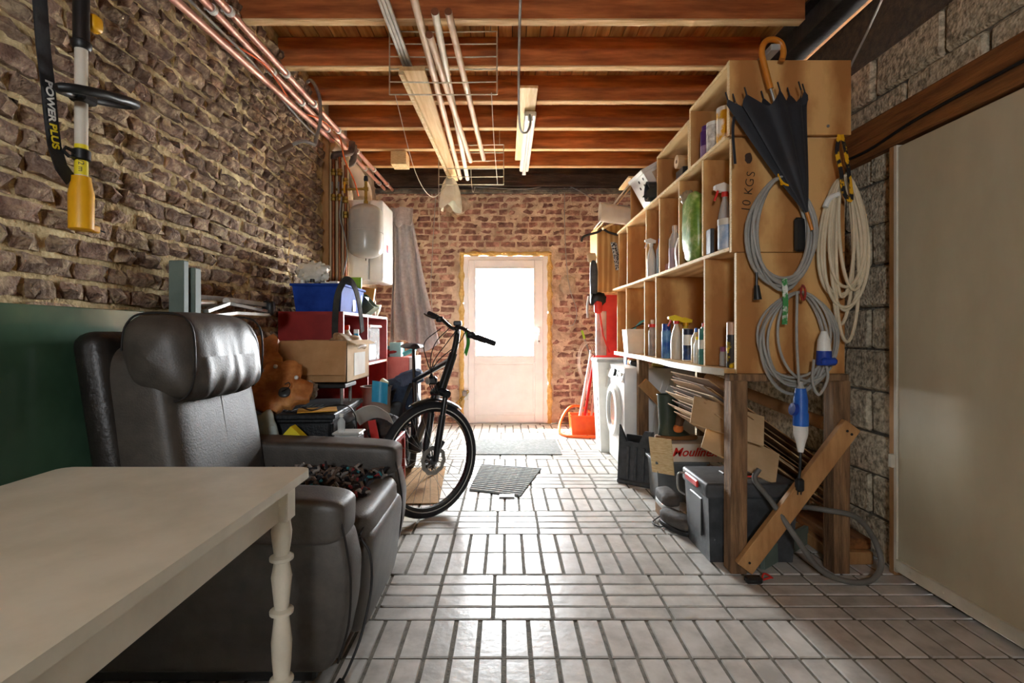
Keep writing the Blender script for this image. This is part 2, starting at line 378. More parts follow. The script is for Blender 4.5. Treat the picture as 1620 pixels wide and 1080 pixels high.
# --- brick walls
def brick_variant(seed, bulge, L=.12, H=.066, nx=4, nz=2):
    rs = random.Random(seed); vs = []; fs = []; q_ = bulge*.45
    for j in range(nz+1):
        for i in range(nx+1):
            x, z = i/nx - .5, j/nz - .5
            edge = (i in (0, nx)) or (j in (0, nz))
            vs.append(Vector((x*L + rs.uniform(-.006, .006), -(bulge if not edge else bulge*.3) + rs.uniform(-q_, q_), z*H + rs.uniform(-.005, .005))))
    idx = [i for i in range(nx+1)] + [j*(nx+1)+nx for j in range(1, nz+1)] + [nz*(nx+1)+i for i in range(nx-1, -1, -1)] + [j*(nx+1) for j in range(nz-1, 0, -1)]
    for j in range(nz):
        for i in range(nx): fs.append((j*(nx+1)+i, j*(nx+1)+i+1, (j+1)*(nx+1)+i+1, (j+1)*(nx+1)+i))
    o = len(vs)
    for i in idx: vs.append(Vector((vs[i].x*1.03, .03, vs[i].z*1.03)))
    k = len(idx)
    for a in range(k): fs.append((idx[a], o+a, o+(a+1) % k, idx[(a+1) % k]))
    m = MB(); m.add(vs, fs, True); me = m.mesh('brick', Vector())
    return me
def brick_wall(parent, mat, place, rows, span, variants, seen, pitch, skip, rng, gap, dj):
    """place(u, z) -> (location, rotation z); seen(u, z) -> size in the picture or 0"""
    lens = list(variants)
    for q in variants.values():
        for me in q: me.materials.append(mat)
    lst = []
    for r_ in range(rows):
        u = span[0] - rng.uniform(0, .2)
        while u < span[1]:
            L = rng.choice(lens); z = (r_+.5)*pitch + rng.uniform(-.006, .006)
            c = u + L/2
            if not skip(c, z, L): lst.append((c, z, L, rng.choice(variants[L]), rng.uniform(-.09, .09), rng.uniform(-dj, dj*.6)))
            u += L + rng.uniform(*gap)
    lst.sort(key=lambda t: -seen(t[0], t[1])*t[2])
    mb = MB()
    for n_, (c, z, L, me, tilt, dep) in enumerate(lst):
        loc, rz, nrm = place(c, z); loc = loc + nrm*dep
        mx = Matrix.LocRotScale(loc, Euler((0, tilt*.6, rz), 'XYZ'), None)
        if n_ < 300:
            o = bpy.data.objects.new('brick', me); COL.objects.link(o); o.parent = parent
            o.location = loc - WL[parent.name]; o.rotation_euler = (0, tilt*.6, rz)
        else:
            mb.add([mx @ q.co for q in me.vertices], [tuple(p.vertices) for p in me.polygons], True)
    o = mb.obj('brickwork', mat, parent); o['kind'] = 'stuff'
rng = random.Random(3)
# left wall: mortar skin with relief, bricks standing proud of it
def lw(u, v):
    y = FWY + u*(4.46 - FWY); z = v*3.25
    return (LX + .012*noise.noise(Vector((y*7, z*9, 1))) + .010*noise.noise(Vector((y*23, z*23, 4))), y, z)
mb = MB(); mb.grid(lw, 190, 120); mb.box((LX-.2, FWY, 0), (LX-.05, 4.46, 3.25)); wall_left = struct(mb.obj('wall_left', MORTAR))
varL = {L: [brick_variant(100+i+int(L*1e4), .03, L, .06) for i in range(5)] for L in (.085, .1, .12, .15, .185)}
def seenL(y, z):
    if y < 1.55 or y > 4.4: return 0
    if z < 1.18 and y < 2.2: return 0
    if z < 1.0: return 0
    py = VPY - (z-CAMZ)/y*FPX
    return (1/(y*y*y)) if py > -10 else 0
brick_wall(wall_left, BRICK, lambda u, z: (Vector((LX+.006, u, z)), R(90), Vector((1, 0, 0))), 38, (.7, 4.36), varL, seenL, .082, lambda c, z, L: c + L/2 > 4.44, rng, (.014, .034), .016)
# back left stretch behind the boiler (plastered breast) and back wall
mb = MB(); mb.box((LX-.2, 4.46, 0), (LX-.02, BY+.1, 3.25)); o = struct(mb.obj('wall_left_rear', CEMENT))
DX0, DX1, DZ = -.56, .56, 2.1
def back_skin(x0, x1, z0, z1, nu, nv):
    return lambda u, v: (x0+u*(x1-x0), BY + .008*noise.noise(Vector(((x0+u*(x1-x0))*9, (z0+v*(z1-z0))*11, 2))), z0+v*(z1-z0))
mb = MB()
for x0, x1, z0, z1 in ((LX-.05, DX0, 0, 3.25), (DX1, RX+.25, 0, 3.25), (DX0, DX1, DZ, 3.25)):
    mb.grid(back_skin(x0, x1, z0, z1, 1, 1), max(4, int((x1-x0)/.03)), max(4, int((z1-z0)/.03)))
    mb.box((x0, BY+.03, z0), (x1, BY+.2, z1))
wall_back = struct(mb.obj('wall_back', MORTAR_B))
varB = {L: [brick_variant(300+i+int(L*1e4), .012, L, .062) for i in range(4)] for L in (.1, .16, .19, .2)}
def seenB(x, z):
    px = VPX + x/BY*FPX; s_ = 1.0
    if px < 622 or px > 985 or z > 2.95: return .0
    if px > 950 and z < 1.6: return .1
    if px < 690 and z < 1.7: return .1
    return s_
def skipB(c, z, L): 
    if DX0-.02-L/2 < c < DX1+.02+L/2 and z < DZ+.05: return True
    return (abs(c+.60) < .14 and abs(z-2.72) < .11) or (abs(c-.78) < .1 and abs(z-1.72) < .12) or z > 3.0
brick_wall(wall_back, BRICK_B, lambda u, z: (Vector((u, BY+.002, z)), 0, Vector((0, -1, 0))), 37, (LX, RX+.1), varB, seenB, .081, skipB, rng, (.012, .026), .006)
# ragged foam and broken mortar round the door opening
mb = MB()
for sgn in (-1, 1):
    def jamb(u, v, sgn=sgn):
        z = v*DZ; a = u*2*math.pi
        w = .032 + .022*noise.noise(Vector((sgn*3, z*9, 0))) + .010*noise.noise(Vector((sgn*5, z*31, 2)))
        return (sgn*.545 + math.cos(a)*max(.012, w), BY - .012 + math.sin(a)*.03, z)
    mb.grid(jamb, 10, 90)
def head(u, v):
    x = -.57 + v*1.14; a = u*2*math.pi; w = .026 + .02*noise.noise(Vector((x*9, 3, 0)))
    return (x, BY - .012 + math.sin(a)*.03, DZ + .01 + math.cos(a)*max(.01, w))
mb.grid(head, 10, 60)
o = mb.obj('trim_1', FOAM); struct(o)
mb = MB()
for (cx, cz, sx, sz) in ((-.60, 2.72, .30, .24), (.78, 1.72, .22, .26)): mb.sell((cx, BY+.0, cz), (sx, .05, sz), 1, 1, 18, 8, wr=.25, ws=14, seed=cx)
mb.obj('cement_patch', CEMENT, wall_back)
# wall plate, roof void
mb = MB(); mb.box((LX-.1, BY-.09, 2.93), (RX+.3, BY+.1, 3.2), .01); struct(mb.obj('trim_2', DARKWOOD))
mb = MB(); mb.box((LX-.1, BY-.05, 2.86), (RX+.3, BY+.05, 2.91), .01); struct(mb.obj('trim_3', BLOCKM))
# ceiling: boards along y over joists along x
mb = MB(); mb.box((LX-.3, FWY, ZC+.025), (RX+.5, BY+.4, ZC+.1)); ceiling = struct(mb.obj('ceiling', DARKWOOD))
bw = .097; me = None
for i in range(39):
    x = LX - .1 + (i+.5)*bw
    if me is None:
        m = MB(); m.box((-bw/2+.0025, -(BY-FWY)/2, 0), (bw/2-.0025, (BY-FWY)/2, .022), .003); me = m.mesh('board', Vector()); me.materials.append(BOARDM)
    o = bpy.data.objects.new('board', me); COL.objects.link(o); o.parent = ceiling; o.location = Vector((x, (BY+FWY)/2, ZC)) - WL[ceiling.name]
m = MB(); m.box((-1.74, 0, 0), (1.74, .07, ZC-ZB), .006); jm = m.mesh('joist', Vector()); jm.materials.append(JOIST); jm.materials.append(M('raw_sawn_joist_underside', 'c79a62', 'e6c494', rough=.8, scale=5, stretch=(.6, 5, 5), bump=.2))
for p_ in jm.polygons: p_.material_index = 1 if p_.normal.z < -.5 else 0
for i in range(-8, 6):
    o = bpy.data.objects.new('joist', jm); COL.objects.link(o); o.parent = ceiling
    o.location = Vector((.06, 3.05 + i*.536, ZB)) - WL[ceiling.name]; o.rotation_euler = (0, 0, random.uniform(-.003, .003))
# right: steel beam, recessed dark boarding, block wall, lintel, sheet door
mb = MB()
for z0, z1, x0, x1 in ((2.90, 2.915, 1.80, 1.94), (3.09, 3.105, 1.80, 1.94), (2.915, 3.09, 1.862, 1.878)): mb.box((x0, FWY, z0), (x1, BY, z1))
beam = struct(mb.obj('trim_4', STEEL))
mb = MB(); mb.box((1.95, FWY, 2.93), (2.0, BY, 3.02), .005); struct(mb.obj('trim_5', LINTEL))
mb = MB(); mb.box((2.08, FWY, 2.4), (2.14, BY, 3.25)); struct(mb.obj('wall_right_upper', DARKWOOD))
mb = MB(); mb.box((RX+.02, 2.37, 0), (RX+.2, BY+.1, 2.50)); mb.box((RX+.02, FWY, 2.17), (RX+.2, 2.37, 2.50)); mb.box((RX+.02, FWY, 0), (RX+.2, .7, 2.2))
mb.box((RX+.1, FWY, 0), (RX+.2, 2.5, 2.3)); wall_right = struct(mb.obj('wall_right', BLOCKM))  # unseen backing added behind the sheet door to block light leaking through its gaps
def blk(seed, L):
    rs = random.Random(seed); m = MB(); m.box((0, -L/2, -.098), (.06, L/2, .098), .012)
    m.v = [v + Vector((rs.uniform(-.004, .004), rs.uniform(-.006, .006), rs.uniform(-.005, .005))) for v in m.v]
    me = m.mesh('block', Vector()); me.materials.append(BLOCK); return me
bv = [blk(i, .385) for i in range(5)]; bh = [blk(i+20, .185) for i in range(3)]
def put_block(y, z, half):
    o = bpy.data.objects.new('block', random.choice(bh if half else bv)); COL.objects.link(o); o.parent = wall_right
    o.location = Vector((RX + random.uniform(-.006, .006), y, z)) - WL[wall_right.name]
for r_ in range(12):
    z = .10 + r_*.2085
    y = 2.38 if r_ < 10 else .75
    if r_ % 2 and r_ < 10: put_block(y+.0925, z, True); y += .2
    elif r_ % 2: y -= .2
    while y < BY - .1:
        if not (r_ == 10 and y < 2.2 and False): put_block(y+.19, z, False)
        y += .4
mb = MB(); mb.box((RX-.05, FWY, 1.99), (RX+.12, 2.74, 2.17), .008); mb.box((RX-.052, FWY, 2.073), (RX-.04, 2.74, 2.085)); struct(mb.obj('trim_6', LINTEL))
mb = MB(); mb.box((RX-.04, 2.355, 0), (RX+.06, 2.39, 1.99), .003); struct(mb.obj('trim_7', BRACEW))
mb = MB(); mb.box((RX-.045, 2.335, .02), (RX-.0, 2.356, 1.985), .002); struct(mb.obj('trim_8', WHITEP))
mb = MB(); mb.box((RX-.04, .72, .045), (RX-.005, 2.335, 1.975), .004); door_s = struct(mb.obj('door_2', DOORS))
mb = MB(); mb.box((RX-.052, .72, .03), (RX-.03, 2.335, .085), .003)
for i in range(9): mb.lathe([(.006, 0), (.006, .003), (0, .004)], (RX-.052, 2.25-i*.17, .06), 8, rot=(0, R(-90), 0))
mb.obj('bottom_rail', WHITEP, door_s)
mb = MB(); mb.box((RX-.06, 2.345, .5), (RX-.035, 2.37, .56), .003); mb.obj('hinge', WHITEP, door_s)
# front wall behind the photographer, with the opening added to let in fill light
mb = MB()
mb.box((LX-.2, FWY-.2, 0), (FW[0], FWY, 3.25)); mb.box((FW[1], FWY-.2, 0), (RX+.4, FWY, 3.25)); mb.box((FW[0], FWY-.2, 0), (FW[1], FWY, FW[2])); mb.box((FW[0], FWY-.2, FW[3]), (FW[1], FWY, 3.25))
struct(mb.obj('wall_front', BRICK_B))
# --- back door
door = thing('door_1', '', '', (0, BY-.02, 0)); del door['label']; del door['category']; door['kind'] = 'structure'
def ringbox(mb, x0, x1, z0, z1, w, y0, y1, bev=.004):
    mb.box((x0, y0, z0), (x0+w, y1, z1), bev); mb.box((x1-w, y0, z0), (x1, y1, z1), bev)
    mb.box((x0+w, y0, z0), (x1-w, y1, z0+w), bev); mb.box((x0+w, y0, z1-w), (x1-w, y1, z1), bev)
mb = MB(); ringbox(mb, -.525, .525, 0, 2.08, .06, BY-.03, BY+.05); mb.obj('frame', PVC, door)
mb = MB(); x0, x1 = -.465, .465
mb.box((x0, BY-.05, .012), (-.385, BY+.01, 2.03), .006); mb.box((.36, BY-.05, .012), (x1, BY+.01, 2.03), .006)
mb.box((-.385, BY-.05, .012), (.36, BY+.01, .11), .006); mb.box((-.385, BY-.05, .755), (.36, BY+.01, .83), .006); mb.box((-.385, BY-.05, 1.935), (.36, BY+.01, 2.03), .006)
mb.obj('leaf', PVC, door)
mb = MB(); mb.box((-.385, BY-.035, .11), (.36, BY, .755)); mb.box((-.365, BY-.041, .13), (.34, BY-.03, .735), .004); mb.obj('lower_panel', PVC, door)
mb = MB(); ringbox(mb, -.39, .365, .825, 1.94, .022, BY-.056, BY-.03); mb.obj('glazing_bead', PVC, door)
mb = MB(); mb.box((-.385, BY-.024, .83), (.36, BY-.018, 1.935)); mb.obj('pane', GLASSP, door)
mb = MB(); mb.box((.395, BY-.062, .98), (.43, BY-.048, 1.20), .004); hd = mb.obj('handle_plate', PVC, door)
mb = MB(); mb.cyl((.412, BY-.06, 1.125), (.412, BY-.10, 1.125), .011, 10); mb.tube([(.412, BY-.10, 1.125), (.36, BY-.103, 1.125), (.29, BY-.10, 1.12)], .010, 10); mb.obj('handle', WHITEM, hd)
mb = MB(); mb.lathe([(.012, 0), (.012, .012), (0, .012)], (.412, BY-.062, 1.02), 12, rot=(R(90), 0, 0)); mb.obj('lock', METALD, hd)
for z in (.25, 1.05, 1.85):
    mb = MB(); mb.box((-.49, BY-.06, z-.05), (-.462, BY-.035, z+.05), .004); mb.obj('hinge', PVC, door)
# outside: yard slab, a low white parapet seen through the glass
mb = MB(); mb.box((-8, BY+.25, -.1), (8, 14, -.02)); struct(mb.obj('yard_ground', EXTG))
mb = MB(); mb.box((-8, 10.2, -.02), (8, 10.35, .9)); mb.box((-8, 10.15, .9), (8, 10.4, .95)); struct(mb.obj('yard_parapet', EXTW))
# ================================================================ white table
t = thing('dining_table', 'white painted table with turned legs and a worn top, in front of the leather recliner', 'table', (-.88, .87, 0))
mb = MB(); x0, x1, y0, y1 = -1.225, -.535, .30, 1.41; r_ = .035
poly = []
for cx, cy, a0 in ((x1-r_, y1-r_, 0), (x0+r_, y1-r_, 90), (x0+r_, y0+r_, 180), (x1-r_, y0+r_, 270)):
    poly += [(cx+r_*math.cos(R(a0+k*18)), cy+r_*math.sin(R(a0+k*18))) for k in range(6)]
mb.prism(poly, .728, .75, 'Z'); mb.obj('table_top', TABLETOP, t)
for (a, b) in (((x0+.06, y0+.05, .63), (x0+.08, y1-.06, .728)), ((x1-.075, y0+.05, .63), (x1-.052, y1-.06, .728)), ((x0+.06, y1-.075, .63), (x1-.05, y1-.055, .728)), ((x0+.06, y0+.05, .63), (x1-.05, y0+.07, .728))):
    mb = MB(); mb.box(a, b, .003); mb.obj('apron', WHITEP, t)
prof = [(.012, 0), (.018, .01), (.021, .10), (.024, .16), (.020, .20), (.030, .205), (.030, .212), (.020, .218), (.024, .26), (.026, .31), (.020, .365), (.018, .38), (.030, .385), (.030, .393), (.018, .398), (.022, .44), (.026, .48), (.019, .52), (.030, .526), (.030, .534), (.019, .54), (.024, .575), (.026, .60), (.022, .625), (.024, .632)]
for lx, ly in ((x1-.055, y1-.07), (x0+.07, y1-.07), (x1-.055, y0+.06), (x0+.07, y0+.06)):
    mb = MB(); mb.lathe(prof, (lx, ly, 0), 18); mb.box((lx-.026, ly-.026, .63), (lx+.026, ly+.026, .728), .003); mb.obj('leg', WHITEP, t)

# ================================================================ leather recliner (faces +x)
t = thing('recliner_armchair', 'dark brown leather recliner armchair with a thick rolled headrest', 'armchair', (-.95, 2.03, 0))
def pad(name, c, size, e=.35, rot=None, wr=.0, ws=7, mat=LEATHER, nu=44, nv=26, seed=0, e2=None):
    m = MB(); m.sell(c, size, e, e2 or e, nu, nv, rot=rot, wr=wr, ws=ws, seed=seed); return m.obj(name, mat, t)
# arms: side panel with curved front + padded top
for nm, ya, yb in (('near', 1.56, 1.73), ('far', 2.33, 2.50)):
    pr = [(-1.38, .06), (-.56, .06), (-.515, .12), (-.485, .26), (-.478, .38), (-.50, .48), (-.545, .53), (-1.0, .545), (-1.38, .56)]
    bm = bmesh.new(); vs = [bm.verts.new((x, ya+.01, z)) for x, z in pr]; f = bm.faces.new(vs); q = bmesh.ops.extrude_face_region(bm, geom=[f])
    bmesh.ops.translate(bm, verts=[g for g in q['geom'] if isinstance(g, bmesh.types.BMVert)], vec=(0, yb-ya-.02, 0)); bmesh.ops.recalc_face_normals(bm, faces=bm.faces[:])
    bmesh.ops.bevel(bm, geom=bm.edges[:], offset=.03, segments=3, affect='EDGES', profile=.5); bm.verts.index_update()
    m = MB(); m.add([v.co.copy() for v in bm.verts], [[v.index for v in f.verts] for f in bm.faces], True); bm.free(); side = m.obj('side_panel', LEATHER, t)
    pad('arm_pad', (-.93, (ya+yb)/2, .545), (.86, yb-ya+.025, .15), .32, (0, R(2), 0), .012, 9)
    m = MB(); yy = ya if nm == 'near' else yb
    m.tube(cat_rom([(-.51, ya+.02, .53), (-.492, ya+.012, .46), (-.478, ya+.01, .36), (-.485, ya+.01, .22), (-.52, ya+.015, .1)], 5), .004, 6); m.obj('piping', LEATHS, side)
pad('seat_cushion', (-.81, 2.03, .38), (.68, .61, .20), .34, (0, R(-3), 0), .014, 6)
pad('front_panel', (-.545, 2.03, .245), (.15, .60, .36), .36, (0, R(6), 0), .012, 7)
m = MB(); m.tube(cat_rom([(-.50, 1.74, .43), (-.497, 1.88, .455), (-.495, 2.03, .46), (-.497, 2.18, .455), (-.50, 2.32, .43)], 6), .005, 6); m.obj('seat_piping', LEATHS, t)
back = pad('backrest', (-1.235, 2.03, .70), (.25, .62, .80), .33, (0, R(-9), 0), .02, 5, seed=3)
# headrest: rolled pillow, fuller at the top, creased towards its lower edge
def hr(u, v):
    a = 2*math.pi*u; yy = (v-.5)*2
    k = max(0, 1-abs(yy)**5)**.42
    c, s_ = math.cos(a), math.sin(a)
    x = math.copysign(abs(c)**.62, c)*.135; z = math.copysign(abs(s_)**.62, s_)*.165
    z += .0; x += .025*(z/.165)*(-1)
    wr_ = .0045*math.sin(yy*19+2*noise.noise(Vector((yy*3, z*9, 0)))*2)*max(0, .35-z/.165)*(1 if c > 0 else 0) + .005*noise.noise(Vector((x*9, yy*4, z*9)))
    return (-1.205 + (x+wr_)*k, 2.01 + yy*.305, 1.035 + z*k)
m = MB(); m.grid(hr, 48, 60); head_ = m.obj('headrest', LEATHER, t)
for yy in (1.765, 2.255):
    m = MB(); m.tube(cat_rom([(-1.205+math.copysign(abs(math.cos(a))**.62, math.cos(a))*.128, yy, 1.035+math.copysign(abs(math.sin(a))**.62, math.sin(a))*.157) for a in [k*math.pi/8 for k in range(16)]], 3, True), .004, 6, True); m.obj('piping', LEATHS, head_)
m = MB(); m.box((-1.415, 1.70, .30), (-1.30, 2.36, 1.13), .05, (0, R(-9), 0), 4); m.obj('back_shell', M('dark_back_leather', '1d1a18', '27231f', rough=.4, scale=12, bump=.15), t)
m = MB(); m.tube(cat_rom([(-1.143, 2.03, .90), (-1.124, 2.03, .78), (-1.106, 2.03, .66), (-1.088, 2.03, .52)], 5), .004, 6); m.obj('seam', LEATHS, t)
m = MB(); m.box((-1.38, 1.60, .02), (-.60, 2.46, .09), .01); m.obj('base', BLACK, t)
m = MB(); m.tube(cat_rom([(-.50, 1.75, .42), (-.465, 1.745, .36), (-.46, 1.74, .25), (-.475, 1.68, .13), (-.50, 1.62, .055), (-.515, 1.585, .03)], 6), .0045, 8); cb = m.obj('power_cable', CABK, t)
m = MB(); m.cyl((-.512, 1.592, .034), (-.53, 1.555, .016), .012, 10); m.obj('plug', BLACK, cb)
# knitted throw lying on the seat: tufts of yarn
t = thing('knitted_throw', 'shaggy multicoloured knitted throw lying on the recliner seat', 'throw', (-.86, 2.12, .47))
def th(u, v):
    x = -1.02 + u*.47; y = 1.92 + v*.37
    return (x + .02*math.sin(v*9), y + .02*math.sin(u*8), .478 + .05*math.sin(math.pi*u)**.5*math.sin(math.pi*v)**.5 + .016*noise.noise(Vector((u*7, v*7, 0))))
m = MB(); m.grid(th, 26, 20, thick=.014); m.obj('cloth', KNIT['black'], t)
rs = random.Random(5)
for kn in KNIT:
    m = MB()
    for i in range({'black': 120, 'grey': 70, 'red': 22, 'teal': 9, 'brown': 80}[kn]):
        u, v = rs.random(), rs.random(); p = Vector(th(u, v)); d = Vector((rs.uniform(-1, 1), rs.uniform(-1, 1), rs.uniform(.0, .5))).normalized()
        l = rs.uniform(.03, .055); m.tube([p, p + d*l*.5 + Vector((0, 0, .012)), p + d*l + Vector((0, 0, rs.uniform(-.002, .01)))], [.006, .007, .005], 6)
    o = m.obj('yarn_tufts', KNIT[kn], t); o['kind'] = 'stuff'

# ================================================================ green glass sheet and things against the left wall
m = MB(); m.box((0, -.42, 0), (.012, .42, 1.215), .003); gx = m.mesh('glass_sheet', Vector()); gx.materials.append(GLASSG)
o = bpy.data.objects.new('glass_sheet', gx); COL.objects.link(o); o.location = (-1.44, 1.72, .0); o.rotation_euler = (0, R(-4.2), 0)
tag(o, 'large sheet of dark green glass leaning against the rough brick wall', 'glass sheet')
m = MB(); m.box((-1.545, 2.33, 0), (-1.475, 2.37, 1.455), .004); tag(m.obj('timber_post', GREYGRN), 'taller grey green painted batten leaning behind the recliner', 'batten')
m = MB(); m.box((-1.53, 2.40, 0), (-1.465, 2.45, 1.43), .004); tag(m.obj('timber_post', GREYGRN), 'shorter grey green painted batten leaning behind the recliner', 'batten')
# folded metal trestle / tripod frame lying above the stove
t = thing('folding_metal_stand', 'folded dull metal stand with pivot joints against the brick wall', 'folded stand', (-1.42, 2.85, 1.15))
a, b = W(312, 478, 2.55), W(428, 485, 3.05)
m = MB(); m.tube([W(312, 470, 2.55), W(350, 473, 2.7), W(425, 483, 3.05)], .016, 4, flat=(.012, .022, (0, 0, 1))); m.obj('upper_rail', METALD, t)
m = MB(); m.cyl(W(312, 479, 2.52), W(338, 480, 2.64), .021, 14); m.obj('tube_end', CHROME, t)
m = MB(); m.tube([W(325, 492, 2.5), W(360, 480, 2.7), W(420, 492, 3.0)], .012, 4, flat=(.008, .016, (0, 0, 1))); m.obj('lower_rail', METALD, t)
m = MB(); m.tube([W(330, 500, 2.5), W(372, 495, 2.72), W(425, 498, 3.02)], .012, 4, flat=(.008, .014, (0, 0, 1))); m.obj('strut', METALD, t)
m = MB(); m.cyl(W(358, 476, 2.69), W(358, 476, 2.72), .018, 12); m.obj('pivot', METALD, t)
m = MB(); m.sell(W(425, 487, 3.03), (.07, .06, .09), .6, .6, 14, 8); m.obj('clamp_head', BLACK, t)

# ================================================================ cast iron stove (rotated a touch)
SL = (-1.20, 2.955, 0)
t = thing('wood_stove', 'black cast iron wood stove with slotted top plate and panelled door', 'stove', SL, R(3))
m = MB(); m.box((-.27, -.29, .09), (.26, .29, .655), .01); body = m.obj('body', CASTI, t)
m = MB(); m.box((-.31, -.325, .672), (.295, .325, .70), .006); m.box((-.295, -.31, .652), (.28, .31, .674), .006); top = m.obj('top_plate', CASTI, t)
for i in range(12): m = MB(); m.box((-.20+i*.032, -.22, .6995), (-.187+i*.032, -.12, .7012)); m.obj('vent_slot', BLACK, top)
for i in range(5): m = MB(); m.box((.02+i*.032, -.06, .6995), (.033+i*.032, .04, .7012)); m.obj('vent_slot', BLACK, top)
m = MB(); ringbox2 = m
m.box((.262, -.25, .16), (.275, .25, .20), .004); m.box((.262, -.25, .54), (.275, .25, .585), .004); m.box((.262, -.25, .20), (.275, -.20, .54), .004); m.box((.262, .20, .20), (.275, .25, .54), .004); dr = m.obj('door', CASTI, t)
m = MB(); m.box((.262, -.20, .20), (.268, .20, .54)); m.obj('door_glass', SMOKE, dr)
m = MB(); m.tube([(.275, -.21, .44), (.31, -.21, .44), (.32, -.18, .445), (.315, -.13, .455)], .009, 8); m.sell((.318, -.12, .457), (.03, .05, .03), .6, .6, 10, 8); m.obj('door_handle', BLACK, dr)
for i in range(4):
    m = MB(); x = .235-i*.0; m.cyl((.262+.004, -.282+i*.009, .12), (.262+.004, -.282+i*.009, .64), .004, 6); m.obj('fluting', CASTI, t)
for x, y in ((-.23, -.25), (.22, -.25), (-.23, .25), (.22, .25)):
    m = MB(); m.tube([(x, y, .10), (x+.01, y, .05), (x+.02, y, 0)], [.03, .022, .026], 8); m.obj('leg', CASTI, t)
ST = .70
# burl slabs
def slab(name, label, cx, cy, cz, rx, rz, tilt, yaw, seed, extras):
    t = thing(name, label, 'wood slab', (cx, cy, cz-rz*.9))
    rs = random.Random(seed); n = 56
    out = []
    for k in range(n):
        a = 2*math.pi*k/n; q = 1 + .34*noise.noise(Vector((math.cos(a)*1.6+seed, math.sin(a)*1.6, 0))) + .22*noise.noise(Vector((math.cos(a)*4+seed, math.sin(a)*4, 3)))
        out.append((math.cos(a)*rx*q, math.sin(a)*rz*q))
    mx = Matrix.Translation((cx, cy, cz)) @ Euler((tilt, 0, yaw), 'XYZ').to_matrix().to_4x4()
    m = MB(mx); th_ = .05
    rings = []
    vs = []; fs = []
    for (yy, k) in ((-.008, .0), (-.012, .55), (-.004, .93), (.006, 1.0), (th_, .97), (th_, 0)):
        for (x, z) in out: vs.append((x*k, yy + (.006*noise.noise(Vector((x*14, z*14, seed))) if yy < 0 else 0), z*k))
    for r0 in range(5):
        for k in range(n): fs.append((r0*n+k, r0*n+(k+1) % n, (r0+1)*n+(k+1) % n, (r0+1)*n+k))
    m.add(vs, fs, True); m.obj('slab', BURL, t)
    for (kx, kz, kind) in extras:
        m = MB(mx)
        if kind == 'k': m.sell((kx*rx, -.02, kz*rz), (.022, .018, .022), .8, .8, 12, 8); m.obj('white_knob', WHITE, t)
        if kind == 'h':
            m.sell((kx*rx, -.018, kz*rz), (.06, .02, .06), .8, .8, 14, 8); h_ = m.obj('knot_boss', SMOKE, t)
            m = MB(mx); m.tube(cat_rom([(kx*rx-.01, -.03, kz*rz), (kx*rx+.012, -.045, kz*rz+.004), (kx*rx+.03, -.05, kz*rz+.022), (kx*rx+.022, -.05, kz*rz+.04), (kx*rx+.004, -.05, kz*rz+.03)], 5), .003, 6); m.obj('hook', CABK, h_)
        if kind == 't': m.box((kx*rx-.035, -.02, kz*rz-.045), (kx*rx+.035, -.014, kz*rz+.045), .002); m.obj('paper_tag', PAPER, t)
    return t
p = W(402, 543, 2.84); slab('burl_wood_slab', 'upright wavy burl slab with a paper tag behind the knobbed slab', p.x, p.y, .94, .13, .22, R(-14), R(8), 11, [(-.35, -.35, 't')])
p = W(436, 600, 2.70); slab('burl_wood_slab', 'wavy burl wood slab with white knobs and a hook on the stove', p.x, p.y, .835, .165, .145, R(-32), R(14), 23, [(-.65, .1, 'k'), (-.45, .62, 'k'), (-.05, .78, 'k'), (.62, .3, 'k'), (.3, -.28, 'h')])
# low black stand under the carton, carton, envelope
p = Vector((-1.14, 3.2, ST))
t = thing('low_black_stand', 'low black stand with short metal legs under the open carton', 'stand', (-1.14, 3.10, ST))
m = MB(); m.box((-1.36, 2.95, .80), (-.93, 3.17, .825), .005); m.obj('deck', BLACK, t)
for x, y in ((-1.33, 2.98), (-.96, 2.98), (-1.33, 3.14), (-.96, 3.14)):
    m = MB(); m.cyl((x, y, ST+.001), (x, y, .805), .010, 8); m.obj('leg', METALD, t)
t = thing('open_carton', 'open brown cardboard carton with one flap folded down outside', 'carton', (-1.15, 3.22, .826))
X0, X1, Y0, Y1, z0, z1 = -1.37, -.93, 2.98, 3.46, .828, 1.075
for nm, a, b in (('panel', (X0, Y0, z0), (X1, Y0+.006, z1)), ('panel', (X0, Y1-.006, z0), (X1, Y1, z1)), ('panel', (X0, Y0, z0), (X0+.006, Y1, z1)), ('panel', (X1-.006, Y0, z0), (X1, Y1, z1)), ('bottom', (X0, Y0, z0), (X1, Y1, z0+.006))):
    m = MB(); m.box(a, b); m.obj(nm, CARD if b[1]-a[1] < .01 else CARDL, t)
m = MB(); m.box((-.2, -.004, -.2), (.235, 0, 0), 0); 
m2 = MB(Matrix.Translation((-1.165, Y0-.003, z1)) @ Euler((R(-6), 0, 0)).to_matrix().to_4x4()); m2.add(m.v, m.f); m2.obj('flap', CARD, t)
m = MB(Matrix.Translation((X1, 3.22, z1)) @ Euler((0, R(25), 0)).to_matrix().to_4x4()); m.box((0, -.22, -.003), (.05, .22, .003)); m.obj('flap', CARDL, t)
m = MB(); m.box((X1-.001, 3.12, .86), (X1+.002, 3.36, 1.0)); m.obj('printed_label', PAPER, t)
m = MB(Matrix.Translation((-1.02, 2.73, ST+.005)) @ Euler((0, 0, R(20))).to_matrix().to_4x4()); m.box((-.09, -.07, 0), (.11, .08, .006), .002); tag(m.obj('envelope', ENV), 'manila envelope lying on the slotted stove top', 'envelope')
m = MB(); m.tube(cat_rom([(-1.1, 2.75, .72), (-1.02, 2.68, .715), (-.98, 2.78, .72), (-.90, 2.86, .715), (-.868, 2.92, .66), (-.86, 2.95, .55)], 6), .004, 6); tag(m.obj('loose_cable', CABK), 'thin black cable trailing over the stove top', 'cable')
